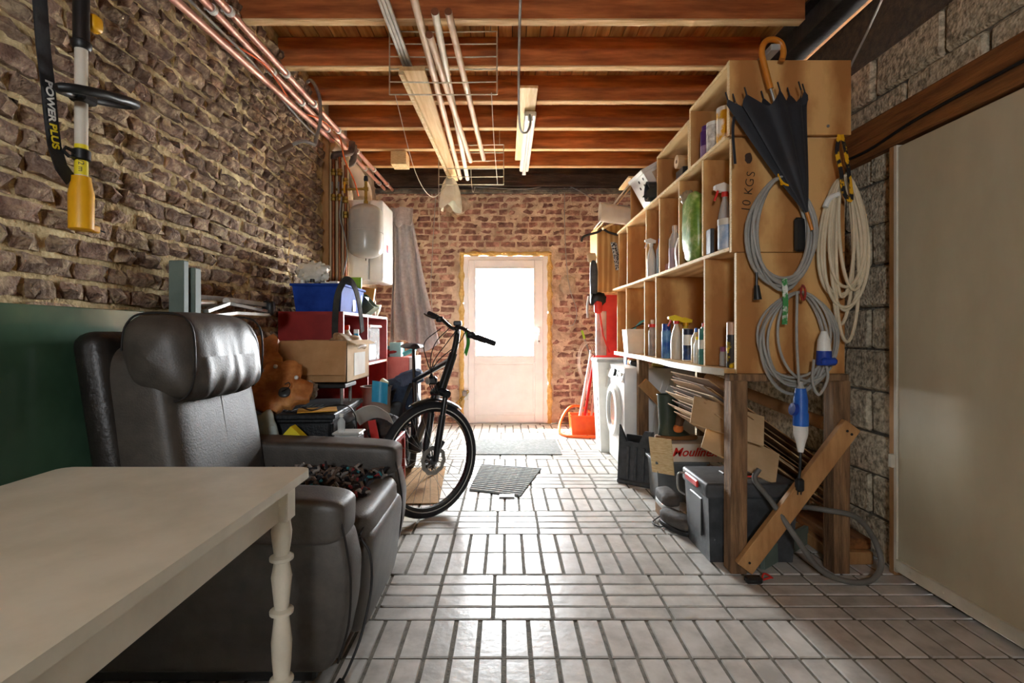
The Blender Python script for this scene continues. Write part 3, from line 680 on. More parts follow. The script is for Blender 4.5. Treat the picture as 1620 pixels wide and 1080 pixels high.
m = MB(); m.sell(W(483, 606, 2.86)+Vector((0, 0, -.04)), (.12, .10, .11), .8, .8, 24, 14, wr=.35, ws=16, seed=2); tag(m.obj('plastic_wrap', M('dull_grey_wrap', '8b8377', 'a59d90', rough=.4, bump=.4)), 'crumpled grey plastic wrap beside the knobbed burl slab', 'wrap')
# things between the recliner and stove
m = MB(); m.sell((-1.24, 2.575, .36), (.20, .10, .735), .6, .8, 30, 22, wr=.16, ws=12, seed=4); tag(m.obj('clear_bag', BAGC), 'tall crumpled clear polythene bag between recliner and stove', 'bag')
m = MB(); m.prism([(-1.135, 0), (-.985, 0), (-.965, .55), (-1.075, .655), (-1.15, .575)], 2.545, 2.60, 'Y'); tag(m.obj('yellow_bag', YELB), 'bright yellow pointed bag behind the recliner arm', 'bag')
m = MB(); m.box((-.885, 2.56, 0), (-.66, 2.72, .55), .005); tag(m.obj('storage_box', CARDD), 'upright brown box standing before the stove door', 'box')
t = thing('small_plastic_tub', 'small clear lidded tub on the upright brown box', 'tub', (-.82, 2.63, .551))
m = MB(); m.box((-.872, 2.57, .552), (-.745, 2.68, .605), .008); m.obj('tub_body', CLEAR, t)
m = MB(); m.box((-.878, 2.565, .605), (-.738, 2.685, .617), .004); m.obj('lid', GREYL, t)
t = thing('water_bottle', 'tiny clear bottle standing on the small lidded tub', 'bottle', (-.84, 2.60, .618))
m = MB(); m.lathe([(.018, 0), (.02, .05), (.008, .07), (.008, .075)], (-.84, 2.60, .618), 12); m.obj('bottle_body', CLEAR, t)
m = MB(); m.lathe([(.011, .075), (.011, .09), (0, .09)], (-.84, 2.60, .618), 12); m.obj('cap', WHITE, t)
# ================================================================ red shelf unit along the left wall
CX0, CX1, CY0, CY1, CT = -1.56, -1.12, 3.50, 4.80, 1.27
t = thing('red_shelf_unit', 'dark red open shelf unit with pale red edges behind the open carton', 'shelf unit', ((CX0+CX1)/2, (CY0+CY1)/2, 0))
for y in (CY0, 4.12, CY1-.02):
    m = MB(); m.box((CX0, y, 0), (CX1, y+.02, CT-.02)); sd = m.obj('side_panel', REDP, t)
    m = MB(); m.box((CX1, y, 0), (CX1+.003, y+.02, CT-.02)); m.obj('edge_strip', PINKR, sd)
for z in (.12, .46, .86, CT-.02):
    m = MB(); m.box((CX0, CY0 if z > 1.2 else CY0+.021, z), (CX1, CY1 if z > 1.2 else CY1-.021, z+.02)); bd = m.obj('shelf', REDP, t)
    m = MB(); m.box((CX1, CY0, z), (CX1+.003, CY1, z+.02)); m.obj('edge_strip', M('pale_wood_edge', 'd8a98a', 'e6c3a6', rough=.6), bd)
m = MB(); m.box((CX0-.006, CY0, 0), (CX0-.001, CY1, CT)); m.obj('back_panel', REDP, t)
# blue bin with things in it
t = thing('blue_storage_bin', 'long open blue plastic bin on top of the red shelf unit', 'bin', (-1.30, 3.80, CT))
def bin_(t, x0, x1, y0, y1, z0, z1, taper, mat, wall=.006, lip=.012):
    m = MB(); o = []
    for z, k in ((z0, taper), (z1, 0)):
        o.append([(x0+k, y0+k, z), (x1-k, y0+k, z), (x1-k, y1-k, z), (x0+k, y1-k, z)])
    for z, k in ((z1, -wall), (z0+wall, -wall-taper)):
        o.append([(x0-k, y0-k, z), (x1+k, y0-k, z), (x1+k, y1+k, z), (x0-k, y1+k, z)])
    vs = sum(o, []); fs = [(3, 2, 1, 0)]
    for r_ in range(3): fs += [(r_*4+k, r_*4+(k+1) % 4, (r_+1)*4+(k+1) % 4, (r_+1)*4+k) for k in range(4)]
    fs.append((12, 13, 14, 15)); m.add(vs, fs); b = m.obj('bin_body', mat, t)
    m = MB(); l = lip
    for a, c in (((x0-l, y0-l, z1-.018), (x1+l, y0, z1)), ((x0-l, y1, z1-.018), (x1+l, y1+l, z1)), ((x0-l, y0, z1-.018), (x0, y1, z1)), ((x1, y0, z1-.018), (x1+l, y1, z1))): m.box(a, c, .003)
    m.obj('rim', mat, t); return b
bin_(t, -1.48, -1.13, 3.52, 4.06, CT+.001, 1.465, .02, BLUEB)
def bottle(name, label, loc, r, h, body, cap, neck=.4, shoulder=.78, capr=.45, caph=.12, group=None, band=None, cat='bottle', seg=18, bandh=(.2, .6), squash=1):
    t = thing(name, label, cat, loc, 0, group); x, y, z = loc
    hb = h*(1-caph)
    mx = Matrix.Translation(loc) @ Matrix.Diagonal((1, squash, 1, 1))
    m = MB(mx); m.lathe([(r*.9, 0), (r, h*.02), (r, hb*shoulder), (r*neck, hb*.97), (r*neck, hb)], (0, 0, 0), seg); m.obj('body', body, t)
    if cap: m = MB(mx); m.lathe([(r*capr, hb), (r*capr, h*.985), (r*capr*.8, h), (0, h)], (0, 0, 0), seg); m.obj('cap', cap, t)
    if band: m = MB(mx); m.lathe([(r*1.012, hb*bandh[0]), (r*1.012, hb*bandh[1])], (0, 0, 0), seg); m.obj('label_band', band, t)
    return t
def carton(name, label, lo, hi, mat, print_mat=None, cat='box', group=None, rz=0):
    c = ((lo[0]+hi[0])/2, (lo[1]+hi[1])/2, lo[2]); t = thing(name, label, cat, c, 0, group)
    m = MB(); m.box(lo, hi, .003); m.obj('body', mat, t)
    if print_mat:
        m = MB(); m.box((lo[0]+.01, lo[1]-.001, lo[2]+.2*(hi[2]-lo[2])), (hi[0]-.01, lo[1]+.002, lo[2]+.75*(hi[2]-lo[2]))); m.obj('printed_panel', print_mat, t)
    return t
bz = CT+.012
bottle('white_bottle', 'squat cream bottle with a white cap in the blue bin', (-1.43, 3.58, bz), .035, .215, WHITE, WHITE)
bottle('white_bottle', 'squat cream bottle with a black cap in the blue bin', (-1.36, 3.58, bz), .035, .22, M('cream_plastic', 'd8ccb0', 'e6dcc4', rough=.5), BLACK)
carton('small_carton', 'plain white carton standing in the blue bin', (-1.33, 3.66, bz), (-1.26, 3.74, 1.49), WHITE)
carton('small_carton', 'plain cream carton with pale side standing in the blue bin', (-1.25, 3.60, bz), (-1.19, 3.68, 1.49), PAPER, M('cream_print', 'd8cfae', 'e2dabd', rough=.7))
carton('small_carton', 'black carton with white lines of print in the blue bin', (-1.30, 3.80, bz), (-1.14, 3.86, 1.505), BLACK, None)
m = MB()
for i in range(3): m.box((-1.27, 3.797, 1.43+i*.022), (-1.16-i*.02, 3.799, 1.438+i*.022))
m.obj('print_lines', WHITE, bpy.data.objects['small_carton.002'])
t = thing('green_picture_frame', 'lime green frame leaning at the end of the blue bin', 'frame', (-1.16, 4.02, bz))
m = MB(); ringbox(m, -1.24, -1.135, bz, 1.56, .018, 4.0, 4.015, .002); m.obj('frame', GREEN, t)
m = MB(); m.box((-1.225, 4.006, bz+.01), (-1.15, 4.012, 1.55)); m.obj('backing', GREEN, t)
carton('cream_packet', 'cream paper packet sticking out of the blue bin', (-1.20, 3.90, bz), (-1.15, 3.98, 1.46), M('cream_packet', 'd9cfa6', 'e8e0bf', rough=.7))
m = MB(); p = W(494, 431, 3.62); m.sell((p.x, 3.64, 1.555), (.22, .12, .14), .75, .75, 34, 20, wr=.28, ws=14, seed=6); tag(m.obj('plastic_bag', BAGW), 'crumpled white polythene bag lying on top of the blue bin', 'bag')
# belt loop draped over the bin end
for k, (dy, dx) in enumerate(((3.495, 0), (3.86, .0))):
    m = MB()
    if k == 0: pts = [W(527, 543, 3.44), W(527, 500, 3.45), W(533, 465, 3.47), W(544, 448, 3.5), W(553, 446, 3.52), W(562, 458, 3.55), W(571, 480, 3.62), W(575, 500, 3.72), W(574, 522, 3.80)]
    else: continue
    pts = [(max(p.x, -1.17), p.y-.0, p.z) for p in pts]
    pts = [Vector(p) for p in [(-1.165, 3.47, 1.03), (-1.165, 3.475, 1.22), (-1.15, 3.48, 1.38), (-1.11, 3.49, 1.475), (-1.085, 3.52, 1.49), (-1.065, 3.58, 1.45), (-1.06, 3.66, 1.36), (-1.065, 3.74, 1.25), (-1.07, 3.80, 1.13)]]
    m.tube(cat_rom(pts, 8), .01, 4, flat=(.021, .004, (.7, .7, 0))); t_ = m.obj('rubber_belt', M('dark_grey_webbing', '2b2d2c', '444644', rough=.8, bump=.3)); tag(t_, 'dark ribbed belt looped over the end of the blue bin', 'belt')
# trays at the far end of the cabinet top
t = thing('olive_scoop_tray', 'olive green scoop shaped tray on the red shelf unit', 'tray', (-1.17, 4.2, CT))
m = MB(); pr = [(-1.25, CT+.002), (-1.13, CT+.002), (-1.06, CT+.06), (-1.10, CT+.10), (-1.16, CT+.17), (-1.25, CT+.20)]; m.prism(pr, 4.10, 4.115, 'Y'); m.prism(pr, 4.265, 4.28, 'Y'); m.prism([(-1.25, CT+.002), (-1.13, CT+.002), (-1.06, CT+.06), (-1.07, CT+.07), (-1.135, CT+.012), (-1.25, CT+.012)], 4.115, 4.265, 'Y'); m.obj('tray_body', OLIVE, t)
m = MB(); m.box((-1.22, 4.13, CT+.012), (-1.14, 4.24, CT+.15), .004); m.obj('dark_content', BLACK, t)
m = MB(); m.box((-1.24, 4.33, CT+.002), (-1.13, 4.37, CT+.24), .003, (0, R(8), 0)); tag(m.obj('orange_folder', M('orange_card', 'd0802c', 'e29a48', rough=.6)), 'orange card folder standing behind the olive tray', 'folder')
m = MB(); m.lathe([(.05, 0), (.075, .05), (.085, .10), (.08, .10), (.07, .05), (.045, .008)], (-1.19, 4.52, CT+.001), 22); t = tag(m.obj('pale_bowl', M('pale_green_plastic', 'b9c2a4', 'cfd6bc', rough=.4)), 'pale green plastic bowl on the red shelf unit', 'bowl')
bottle('spray_can', 'slim white bottle standing beside the pale green bowl', (-1.15, 4.42, CT+.001), .022, .18, WHITE, WHITE)
# contents of the open compartment (upper shelf z .88)
s1 = .881
m = MB(); m.sell((-1.02, 3.22, 1.03), (.17, .42, .16), .7, .8, 34, 20, rot=(0, R(25), 0), wr=.3, ws=11, seed=9); tag(m.obj('rumpled_packet', TANS), 'rumpled tan and white packet lying in the open carton', 'packet')
bottle('cleaner_bottle', 'yellow bottle with red cap in the red shelf unit', (-1.16, 3.60, s1), .03, .27, YELP, REDB)
bottle('cleaner_bottle', 'white jerrycan shaped bottle with handle in the red shelf unit', (-1.17, 3.74, s1), .05, .30, WHITE, REDB)
bottle('cleaner_bottle', 'bright cyan bottle with white cap in the red shelf unit', (-1.16, 3.95, s1), .045, .27, CYANP, WHITE, band=WHITE)
t = thing('clear_storage_box', 'clear lidded plastic box in the red shelf unit', 'storage box', (-1.25, 4.36, s1))
m = MB(); m.box((-1.42, 4.19, s1), (-1.125, 4.55, 1.17), .012); m.obj('box_body', CLEAR, t)
m = MB(); m.box((-1.43, 4.18, 1.17), (-1.11, 4.56, 1.19), .005); m.obj('lid', WHITE, t)
m = MB(); m.box((-1.40, 4.22, s1+.01), (-1.15, 4.52, 1.02), .01); m.obj('paper_contents', M('blue_white_print', '9fb6c8', 'e2e6e6', rough=.6, scale=18), t)
# mid shelf: grey bin, can, blue mask
t = thing('taupe_bin', 'taupe plastic waste bin holding a can beside the red unit', 'bin', (-.98, 3.86, 0))
m = MB(); m.lathe([(.085, 0), (.11, .70), (.12, .72), (.105, .72), (.08, .02)], (-.98, 3.86, 0), 24); m.obj('bin_body', M('taupe_plastic', '8f8278', 'a3968b', rough=.5), t)
m = MB(Matrix.Translation((-.98, 3.84, .66)) @ Euler((0, R(35), 0)).to_matrix().to_4x4()); m.lathe([(.03, 0), (.033, .005), (.033, .12), (.026, .13), (0, .13)], (0, 0, 0), 18); tag(m.obj('drink_can', M('green_white_can', 'a9b84a', 'dfe2d4', rough=.3, scale=20)), 'green and white drink can in the taupe bin', 'can')
m = MB(); m.grid(lambda u, v: (-.90+u*.10, 3.42+.03*math.sin(u*3)+.02*v, .66+v*.14-.02*u), 8, 8, thick=.004); tag(m.obj('face_mask', CYANP), 'pale blue pleated face mask hanging at the carton edge', 'mask')
# coloured clutter low between stove, shelf unit and bicycle
m = MB(); m.sell((-.785, 3.30, .515), (.17, .30, .15), .8, .8, 26, 16, wr=.3, ws=10, seed=12); tag(m.obj('dark_cloth_bundle', M('dark_mixed_cloth', '2a2b33', '4c4038', rough=.95, scale=9)), 'dark cloth bundle on the red low bench', 'cloth')
m = MB(); m.box((-.87, 3.10, .40), (-.70, 3.55, .44), .006); m.box((-.87, 3.10, 0), (-.85, 3.55, .40)); m.box((-.72, 3.52, 0), (-.70, 3.55, .40)); m.box((-.72, 3.10, 0), (-.70, 3.13, .40)); tag(m.obj('red_bench', REDP), 'low red bench between the stove and the bicycle', 'bench')
m = MB(); m.grid(lambda u, v: (-.92+u*.22, 3.05+v*.16, .64+.05*math.sin(u*3.14)-.10*v), 10, 8, thick=.003); tag(m.obj('paper_sheet', PAPER), 'curled white paper sheet over the dark cloth bundle', 'paper')
m = MB(); m.tube([(-.80, 3.04, .60), (-.77, 3.03, .46), (-.745, 3.02, .33)], .012, 4, flat=(.022, .007, (1, 0, 0))); tag(m.obj('red_tool', REDB), 'bright red flat bar hooked over the low red bench', 'bar')
m = MB(); m.tube(cat_rom([(-.755, 3.02, .33), (-.735, 3.02, .29), (-.74, 3.02, .24), (-.765, 3.02, .25), (-.76, 3.02, .30)], 5), .004, 6); tag(m.obj('orange_hook', ORANGE), 'small orange wire hook under the red bar', 'hook')
m = MB(); m.box((-.87, 3.0, 0), (-.80, 3.09, .33), .005); tag(m.obj('blue_carton', CYANP), 'cyan carton standing on the floor beside the stove', 'carton')
m = MB(); m.box((-.79, 2.98, 0), (-.66, 3.08, .26), .02); tag(m.obj('yellow_pouch', YELB), 'yellow pouch standing beside the bicycle front wheel', 'pouch')
m = MB(); m.box((-.80, 2.86, 0), (-.72, 2.94, .17), .005); tag(m.obj('magenta_box', M('magenta_yellow_print', 'b5307a', 'e2a030', rough=.6, scale=12, lo=.45, hi=.55)), 'small magenta and yellow box beside the recliner', 'box')
# pink chest with boxes on it, far left
t = thing('pink_drawer_chest', 'pale pink low chest with a white end beyond the red unit', 'chest', (-1.1, 5.15, 0))
m = MB(); m.box((-1.44, 4.90, 0), (-.93, 5.40, .89), .006); m.obj('body', PINKR, t)
m = MB(); m.box((-.928, 4.90, 0), (-.90, 5.40, .89), .004); m.obj('front_panel', WHITE, t)
for i in range(14): m = MB(); m.box((-1.43, 4.895, .30+i*.04), (-1.415, 4.9, .32+i*.04)); m.obj('dark_stud', BLACK, t)
cz = .891
carton('teal_box', 'low long teal box on the pink chest', (-1.40, 5.10, cz), (-1.05, 5.3, .99), TEAL)
carton('teal_box', 'upright pale teal box on the pink chest', (-1.13, 4.95, cz), (-1.02, 5.06, 1.03), M('pale_teal_card', '7cc4c6', '97d6d6', rough=.6))
m = MB(); m.sell((-1.22, 5.0, cz+.035), (.34, .12, .07), .7, .8, 26, 14, wr=.3, ws=14, seed=14); tag(m.obj('red_cloth', M('red_patterned_cloth', '6e1f22', 'b8443c', rough=.9, scale=22)), 'crumpled red patterned cloth on the pink chest', 'cloth')
m = MB(); m.tube(cat_rom([(-1.0, 4.96, cz+.02), (-.94, 4.98, cz+.05), (-.90, 5.05, cz+.07)], 6), .022, 10); tag(m.obj('teal_roll', TEAL), 'small rolled teal cloth on the pink chest', 'roll')
# hanging parasol / curtain cloth
t = thing('hanging_cloth', 'grey lilac cloth hanging in folds from the left rear wall', 'curtain', (-1.12, 5.55, 1.0))
def cur(u, v):
    yt = 5.48; top = W(630, 328, 5.5); 
    x = (-1.235 + .20*u)*(1-v) + (-1.235+.50*u)*v; z = 2.46 - .02*u - v*(1.47 - .06*math.sin(u*7))
    f = .045*v**.6*math.sin(u*26 + 1.4*math.sin(u*5)) + .03*math.sin(u*9+v*2)*v
    return (x + .02*math.sin(v*5+u*9)*v, 5.50 + f + .05*u, z)
m = MB(); m.grid(cur, 72, 30, thick=.006); m.obj('drape', CURT, t)
def cap(u, v):
    x = -1.235 + .24*u; return (x, 5.43 + .03*math.sin(u*9)+.04*(1-v), 2.47 - v*.16 - .05*math.sin(u*3.1)*v + .02*math.sin(u*12)*v)
m = MB(); m.grid(cap, 30, 8, thick=.006); m.obj('overlap_fold', CURT, t)
# ================================================================ boiler group
t = thing('wall_boiler', 'white wall hung boiler cabinet behind the grey expansion vessel', 'boiler', (-1.33, 4.97, 1.6))
m = MB(); m.box((-1.60, 4.76, 1.615), (-1.285, 5.19, 2.37), .01); m.obj('rear_casing', WHITEM, t)
m = MB(); m.box((-1.28, 4.76, 1.605), (-1.147, 5.19, 2.37), .025, seg=3); fr_ = m.obj('front_cover', WHITEM, t)
m = MB(); m.box((-1.1465, 4.90, 1.90), (-1.1445, 4.96, 1.97)); m.obj('brand_badge', M('red_blue_badge', 'b8332e', '2b3f8a', rough=.4, scale=30, lo=.48, hi=.52), fr_)
m = MB(); m.tube(cat_rom([(-1.145, 4.77, 1.89), (-1.14, 4.9, 1.865), (-1.14, 5.06, 1.865), (-1.145, 5.18, 1.88)], 5), .003, 6); m.obj('cover_seam', GREYL, fr_)
m = MB(); m.tube(cat_rom([(-1.40, 4.97, 2.36), (-1.40, 4.97, 2.5), (-1.45, 4.90, 2.62), (-1.53, 4.78, 2.72), (-1.62, 4.66, 2.80)], 6), .09, 20); m.obj('flue', M('cream_flue_pipe', 'e0d2bd', 'ece2d2', rough=.45), t)
t = thing('expansion_vessel', 'grey rounded expansion vessel hanging from a brass tee', 'tank', (-1.23, 4.46, 1.76))
vx, vy, vz0, vz1 = -1.225, 4.46, 1.775, 2.25
pr = [(.0, vz0-.0)] + [(.145*math.sin(R(a)), vz0+.075*(1-math.cos(R(a)))) for a in range(15, 91, 15)] + [(.145, vz0+.22), (.149, vz0+.222), (.149, vz0+.23), (.145, vz0+.232), (.145, vz1-.08)] + [(.145*math.cos(R(a)), vz1-.08+.08*math.sin(R(a))) for a in range(15, 91, 15)]
m = MB(); m.lathe(pr, (vx, vy, 0), 36); m.obj('vessel', TANKG, t)
m = MB(); m.lathe([(.004, vz0-.02), (.006, vz0)], (vx, vy, 0), 8); m.obj('drain_nipple', BLACK, t)
m = MB(); m.cyl((vx, vy, vz1-.005), (vx, vy, vz1+.20), .013, 12); m.lathe([(.02, vz1), (.02, vz1+.03)], (vx, vy, 0), 6); m.lathe([(.022, vz1+.12), (.022, vz1+.15)], (vx, vy, 0), 6); st = m.obj('stem', BRASS, t)
m = MB(); m.cyl((vx, vy, vz1+.135), (vx-.26, vy, vz1+.13), .011, 12); m.obj('tee_pipe', BRASS, st)
m = MB(); m.lathe([(.016, vz1+.2), (.02, vz1+.215), (.016, vz1+.245), (0, vz1+.25)], (vx, vy, 0), 12); m.obj('vent_cap', BLACK, st)
# backing panel, plank and riser pipes
m = MB(); m.box((-1.60, 4.475, 1.2), (-1.385, 4.495, 2.70), .003); tag(m.obj('backing_panel', M('pale_ply_panel', 'cdb58c', 'dfcba4', rough=.6, scale=3, stretch=(6, 6, .6))), 'pale wooden backing panel behind the copper risers', 'panel')
m = MB(); m.box((-1.60, 4.44, 1.2), (-1.545, 4.472, 2.86), .004); tag(m.obj('timber_batten', BRACEW), 'narrow upright batten at the end of the brick wall', 'batten')
for nm, lab, x, zt, mt in (('riser_pipe', 'thick aged copper riser nearest the upright batten', -1.50, 2.70, COPPERD), ('riser_pipe', 'red brown copper riser in the middle of three', -1.445, 2.66, COPPERD), ('riser_pipe', 'copper riser with brass valves beside the grey vessel', -1.395, 2.58, COPPERD)):
    t = thing(nm, lab, 'pipe', (x, 4.43, 1.42))
    m = MB(); m.cyl((x, 4.43, 1.42), (x, 4.43, zt), .016 if x < -1.48 else .013, 12); m.obj('tube', mt, t)
    for z in ((2.30, 2.52) if x < -1.42 else (2.15, 2.28, 2.44, 1.56)):
        m = MB(); m.lathe([(.014, z-.03), (.023, z-.026), (.023, z-.005), (.017, z), (.023, z+.005), (.023, z+.026), (.014, z+.03)], (x, 4.43, 0), 8); vv = m.obj('valve', BRASS, t)
    m = MB(); m.box((x-.008, 4.395, 2.33), (x+.008, 4.405, 2.43), .003); m.obj('lever', M('yellow_lever', 'd8a21c', 'e8b832', rough=.4) if x > -1.42 else METALD, vv)
for lab, pts in (('grey iron elbow pipe over the copper risers', [W(528, 252, 4.42), W(530, 245, 4.42), W(545, 243, 4.44), W(555, 240, 4.48), W(557, 225, 4.5)]), ('lower grey iron elbow pipe over the copper risers', [W(538, 262, 4.50), W(540, 256, 4.50), W(552, 260, 4.52), W(559, 252, 4.54), W(560, 230, 4.56)])):
    m = MB(); m.tube(cat_rom(pts, 5), .028, 14); tag(m.obj('iron_elbow', IRONP), lab, 'pipe')
m = MB(); m.tube(cat_rom([(-1.42, 4.40, 2.30), (-1.43, 4.39, 2.12), (-1.39, 4.38, 1.98), (-1.365, 4.38, 1.80), (-1.40, 4.38, 1.62)], 6), .006, 8); tag(m.obj('grey_hose', CABG), 'thin grey hose looping down beside the copper risers', 'hose')
# ceiling pipes along the left wall
def pipe(label, pts, r, mat, name='copper_pipe', clips=()):
    t = thing(name, label, 'pipe', pts[0]); m = MB(); m.tube(pts, r, 12); m.obj('tube', mat, t)
    for k in clips:
        a, b = Vector(pts[0]), Vector(pts[1]); c = a.lerp(b, k); d = (b-a).normalized()
        m = MB(); m.cyl(c-d*.012, c+d*.012, r*1.35, 12); m.box((c.x-r*2.2, c.y-.006, c.z), (c.x, c.y+.006, c.z+.01)); m.obj('clip', WHITE if mat is COPPER else METALD, t)
pipe('lower copper pipe running along the brick wall under the joists', [Vector((-1.50, -.4, 2.52)), Vector((-1.50, 2.3, 2.63)), Vector((-1.505, 4.42, 2.79))], .02, COPPER, clips=(.2, .9))
for xo, xe, lab in ((-1.50, -1.487, 'copper pipe of the upper pair, next to the wall'), (-1.42, -1.393, 'copper pipe of the upper pair, farther from the wall')):
    a, b = Vector((xo, -.4, 2.67 if xo < -1.45 else 2.66)), Vector((xe, 6.25, 2.89 if xo < -1.45 else 2.88))
    pipe(lab, [a, b], .019, COPPER, clips=(.45, .55, .62, .7, .78, .87, .96))
pts = [W(262, -8, 2.25), W(330, 48, 2.62), W(410, 95, 3.05), W(440, 130, 3.3), W(470, 175, 3.7), W(505, 188, 4.0), W(536, 215, 4.38), W(545, 252, 4.36), W(560, 285, 4.4), W(567, 310, 4.5)]
m = MB(); m.tube(cat_rom(pts, 6), .006, 8); tag(m.obj('orange_cable', ORCAB), 'orange cable slung along the copper pipes', 'cable')
m = MB(); m.tube(cat_rom([W(300, 0, 2.35), W(345, 45, 2.62), W(400, 100, 3.0), W(440, 150, 3.4), W(480, 195, 3.9), W(500, 215, 4.2)], 6), .007, 8); tag(m.obj('grey_conduit', CABG), 'grey twisted cable behind the copper pipes', 'cable')
# crank handle hung over the pipes
t = thing('crank_handle', 'bent steel crank handle hooked over the copper pipes', 'crank', W(440, 240, 3.6))
m = MB(); m.tube(cat_rom([W(486, 130, 3.72), W(492, 127, 3.7), W(500, 138, 3.66), W(506, 158, 3.64), W(507, 190, 3.62), W(502, 212, 3.6), W(499, 227, 3.58)], 5) + cat_rom([W(498, 229, 3.57), W(485, 224, 3.55), W(474, 224, 3.52), W(460, 230, 3.5)], 4), .012, 10); m.obj('bar', METALD, t)
m = MB(); m.cyl(W(462, 229, 3.5), W(440, 241, 3.46), .017, 12); m.obj('grip', M('worn_wood_grip', '5d4532', '7b5f47', rough=.7), t)
m = MB(); m.box((-1.18, 5.22, 2.99-.135), (-1.02, 5.40, 2.99), .004); tag(m.obj('timber_block', PLYX), 'short pale timber block under the rear joists', 'block')
# ================================================================ brush cutter hung on the left wall
t = thing('brush_cutter', 'yellow and white brush cutter pole with black loop handle hung on the brick wall', 'brush cutter', (-1.47, 1.78, 1.47))
bx, by = -1.468, 1.76
m = MB(); m.cyl((bx, by, 1.66), (bx, by, 2.12), .019, 18); m.obj('white_tube', M('cream_white_tube', 'cfc9ba', 'e0dacb', rough=.35), t)
m = MB(); m.lathe([(.024, 2.10), (.03, 2.11), (.03, 2.125), (.024, 2.13), (.024, 2.6), (.0, 2.6)], (bx, by, 0), 18); m.obj('upper_grip', BLACK, t)
m = MB(); m.sell((bx+.005, by+.05, 2.22), (.04, .05, .06), .6, .6, 14, 8); m.obj('yellow_trigger', YELP, t)
m = MB(); m.lathe([(.0195, 1.665), (.0195, 1.77)], (bx, by, 0), 18); bnd = m.obj('yellow_band', YELB, t)
mk = text_mb('1/2 m', .022, frame(Vector((bx+.012, by-.0160, 1.70)), (0, 0, -1), (.8, .6, 0))); mk.obj('marking', BLACK, bnd)
m = MB(); m.lathe([(.021, 1.715), (.027, 1.72), (.027, 1.75), (.021, 1.755)], (bx, by, 0), 18); m.tube([(bx, by-.02, 1.735), (bx-.01, by-.05, 1.745), (bx-.01, by-.06, 1.73), (bx, by-.05, 1.715), (bx, by-.03, 1.72)], .006, 8); m.obj('strap_clamp', BLACK, t)
m = MB(); m.lathe([(.028, 1.475), (.036, 1.48), (.037, 1.60), (.029, 1.645), (.028, 1.66), (.0, 1.662)], (bx, by, 0), 20); m.box((bx-.005, by+.01, 1.475), (bx+.025, by+.055, 1.50), .004); hs_ = m.obj('yellow_housing', YELP, t)
m = MB(); m.cyl((bx+.01, by+.05, 1.49), (bx+.01, by+.09, 1.487), .003, 6); m.obj('pin', BLACK, hs_)
m = MB(); pts = [(bx+.02+.09*math.cos(a)*.6+.03, by+.02+.155*math.sin(a), 1.945 + .04*math.sin(a)) for a in [k*2*math.pi/20 for k in range(20)]]
m.tube(pts, .015, 12, closed=True); lp = m.obj('loop_handle', BLACK, t)
m = MB(); m.box((bx-.025, by-.03, 1.915), (bx+.035, by+.035, 1.95), .008); m.obj('handle_clamp', BLACK, lp)
t = thing('shoulder_strap', 'black shoulder strap with white and yellow lettering beside the brush cutter', 'strap', (-1.49, 1.70, 1.6))
def strp(s_):                                       # centre line of the strap, along the wall
    pts = [(1.612, 2.40), (1.622, 2.18), (1.635, 2.03), (1.65, 1.93), (1.662, 1.82), (1.675, 1.735), (1.70, 1.675), (1.738, 1.642)]
    k = s_*(len(pts)-1); i = min(int(k), len(pts)-2); f_ = k-i
    return Vector((-1.485, pts[i][0]*(1-f_)+pts[i+1][0]*f_, pts[i][1]*(1-f_)+pts[i+1][1]*f_))
line = [strp(k/28) for k in range(29)]
m = MB(); m.tube(line, .01, 4, flat=(.026, .0018, (0, 1, 0))); sp_ = m.obj('webbing', M('black_webbing', '15171a', '202327', rough=.7, bump=.2), t)
m = MB(); m.tube(cat_rom([(-1.48, 1.738, 1.645), (-1.475, 1.752, 1.66), (-1.472, 1.75, 1.70), (-1.47, 1.745, 1.735)], 4), .004, 6); m.obj('hook', BLACK, t)
for txt, c_, mt in (('POWER', .50, WHITE), ('PLUS', .662, YELB)):
    d_ = (strp(c_+.05)-strp(c_-.05)).normalized(); o_ = strp(c_) + Vector((.0035, 0, 0)); text_mb(txt, .037, frame(o_, d_, Vector((1, 0, 0)).cross(d_)), bold=.0012).obj('lettering', mt, sp_)
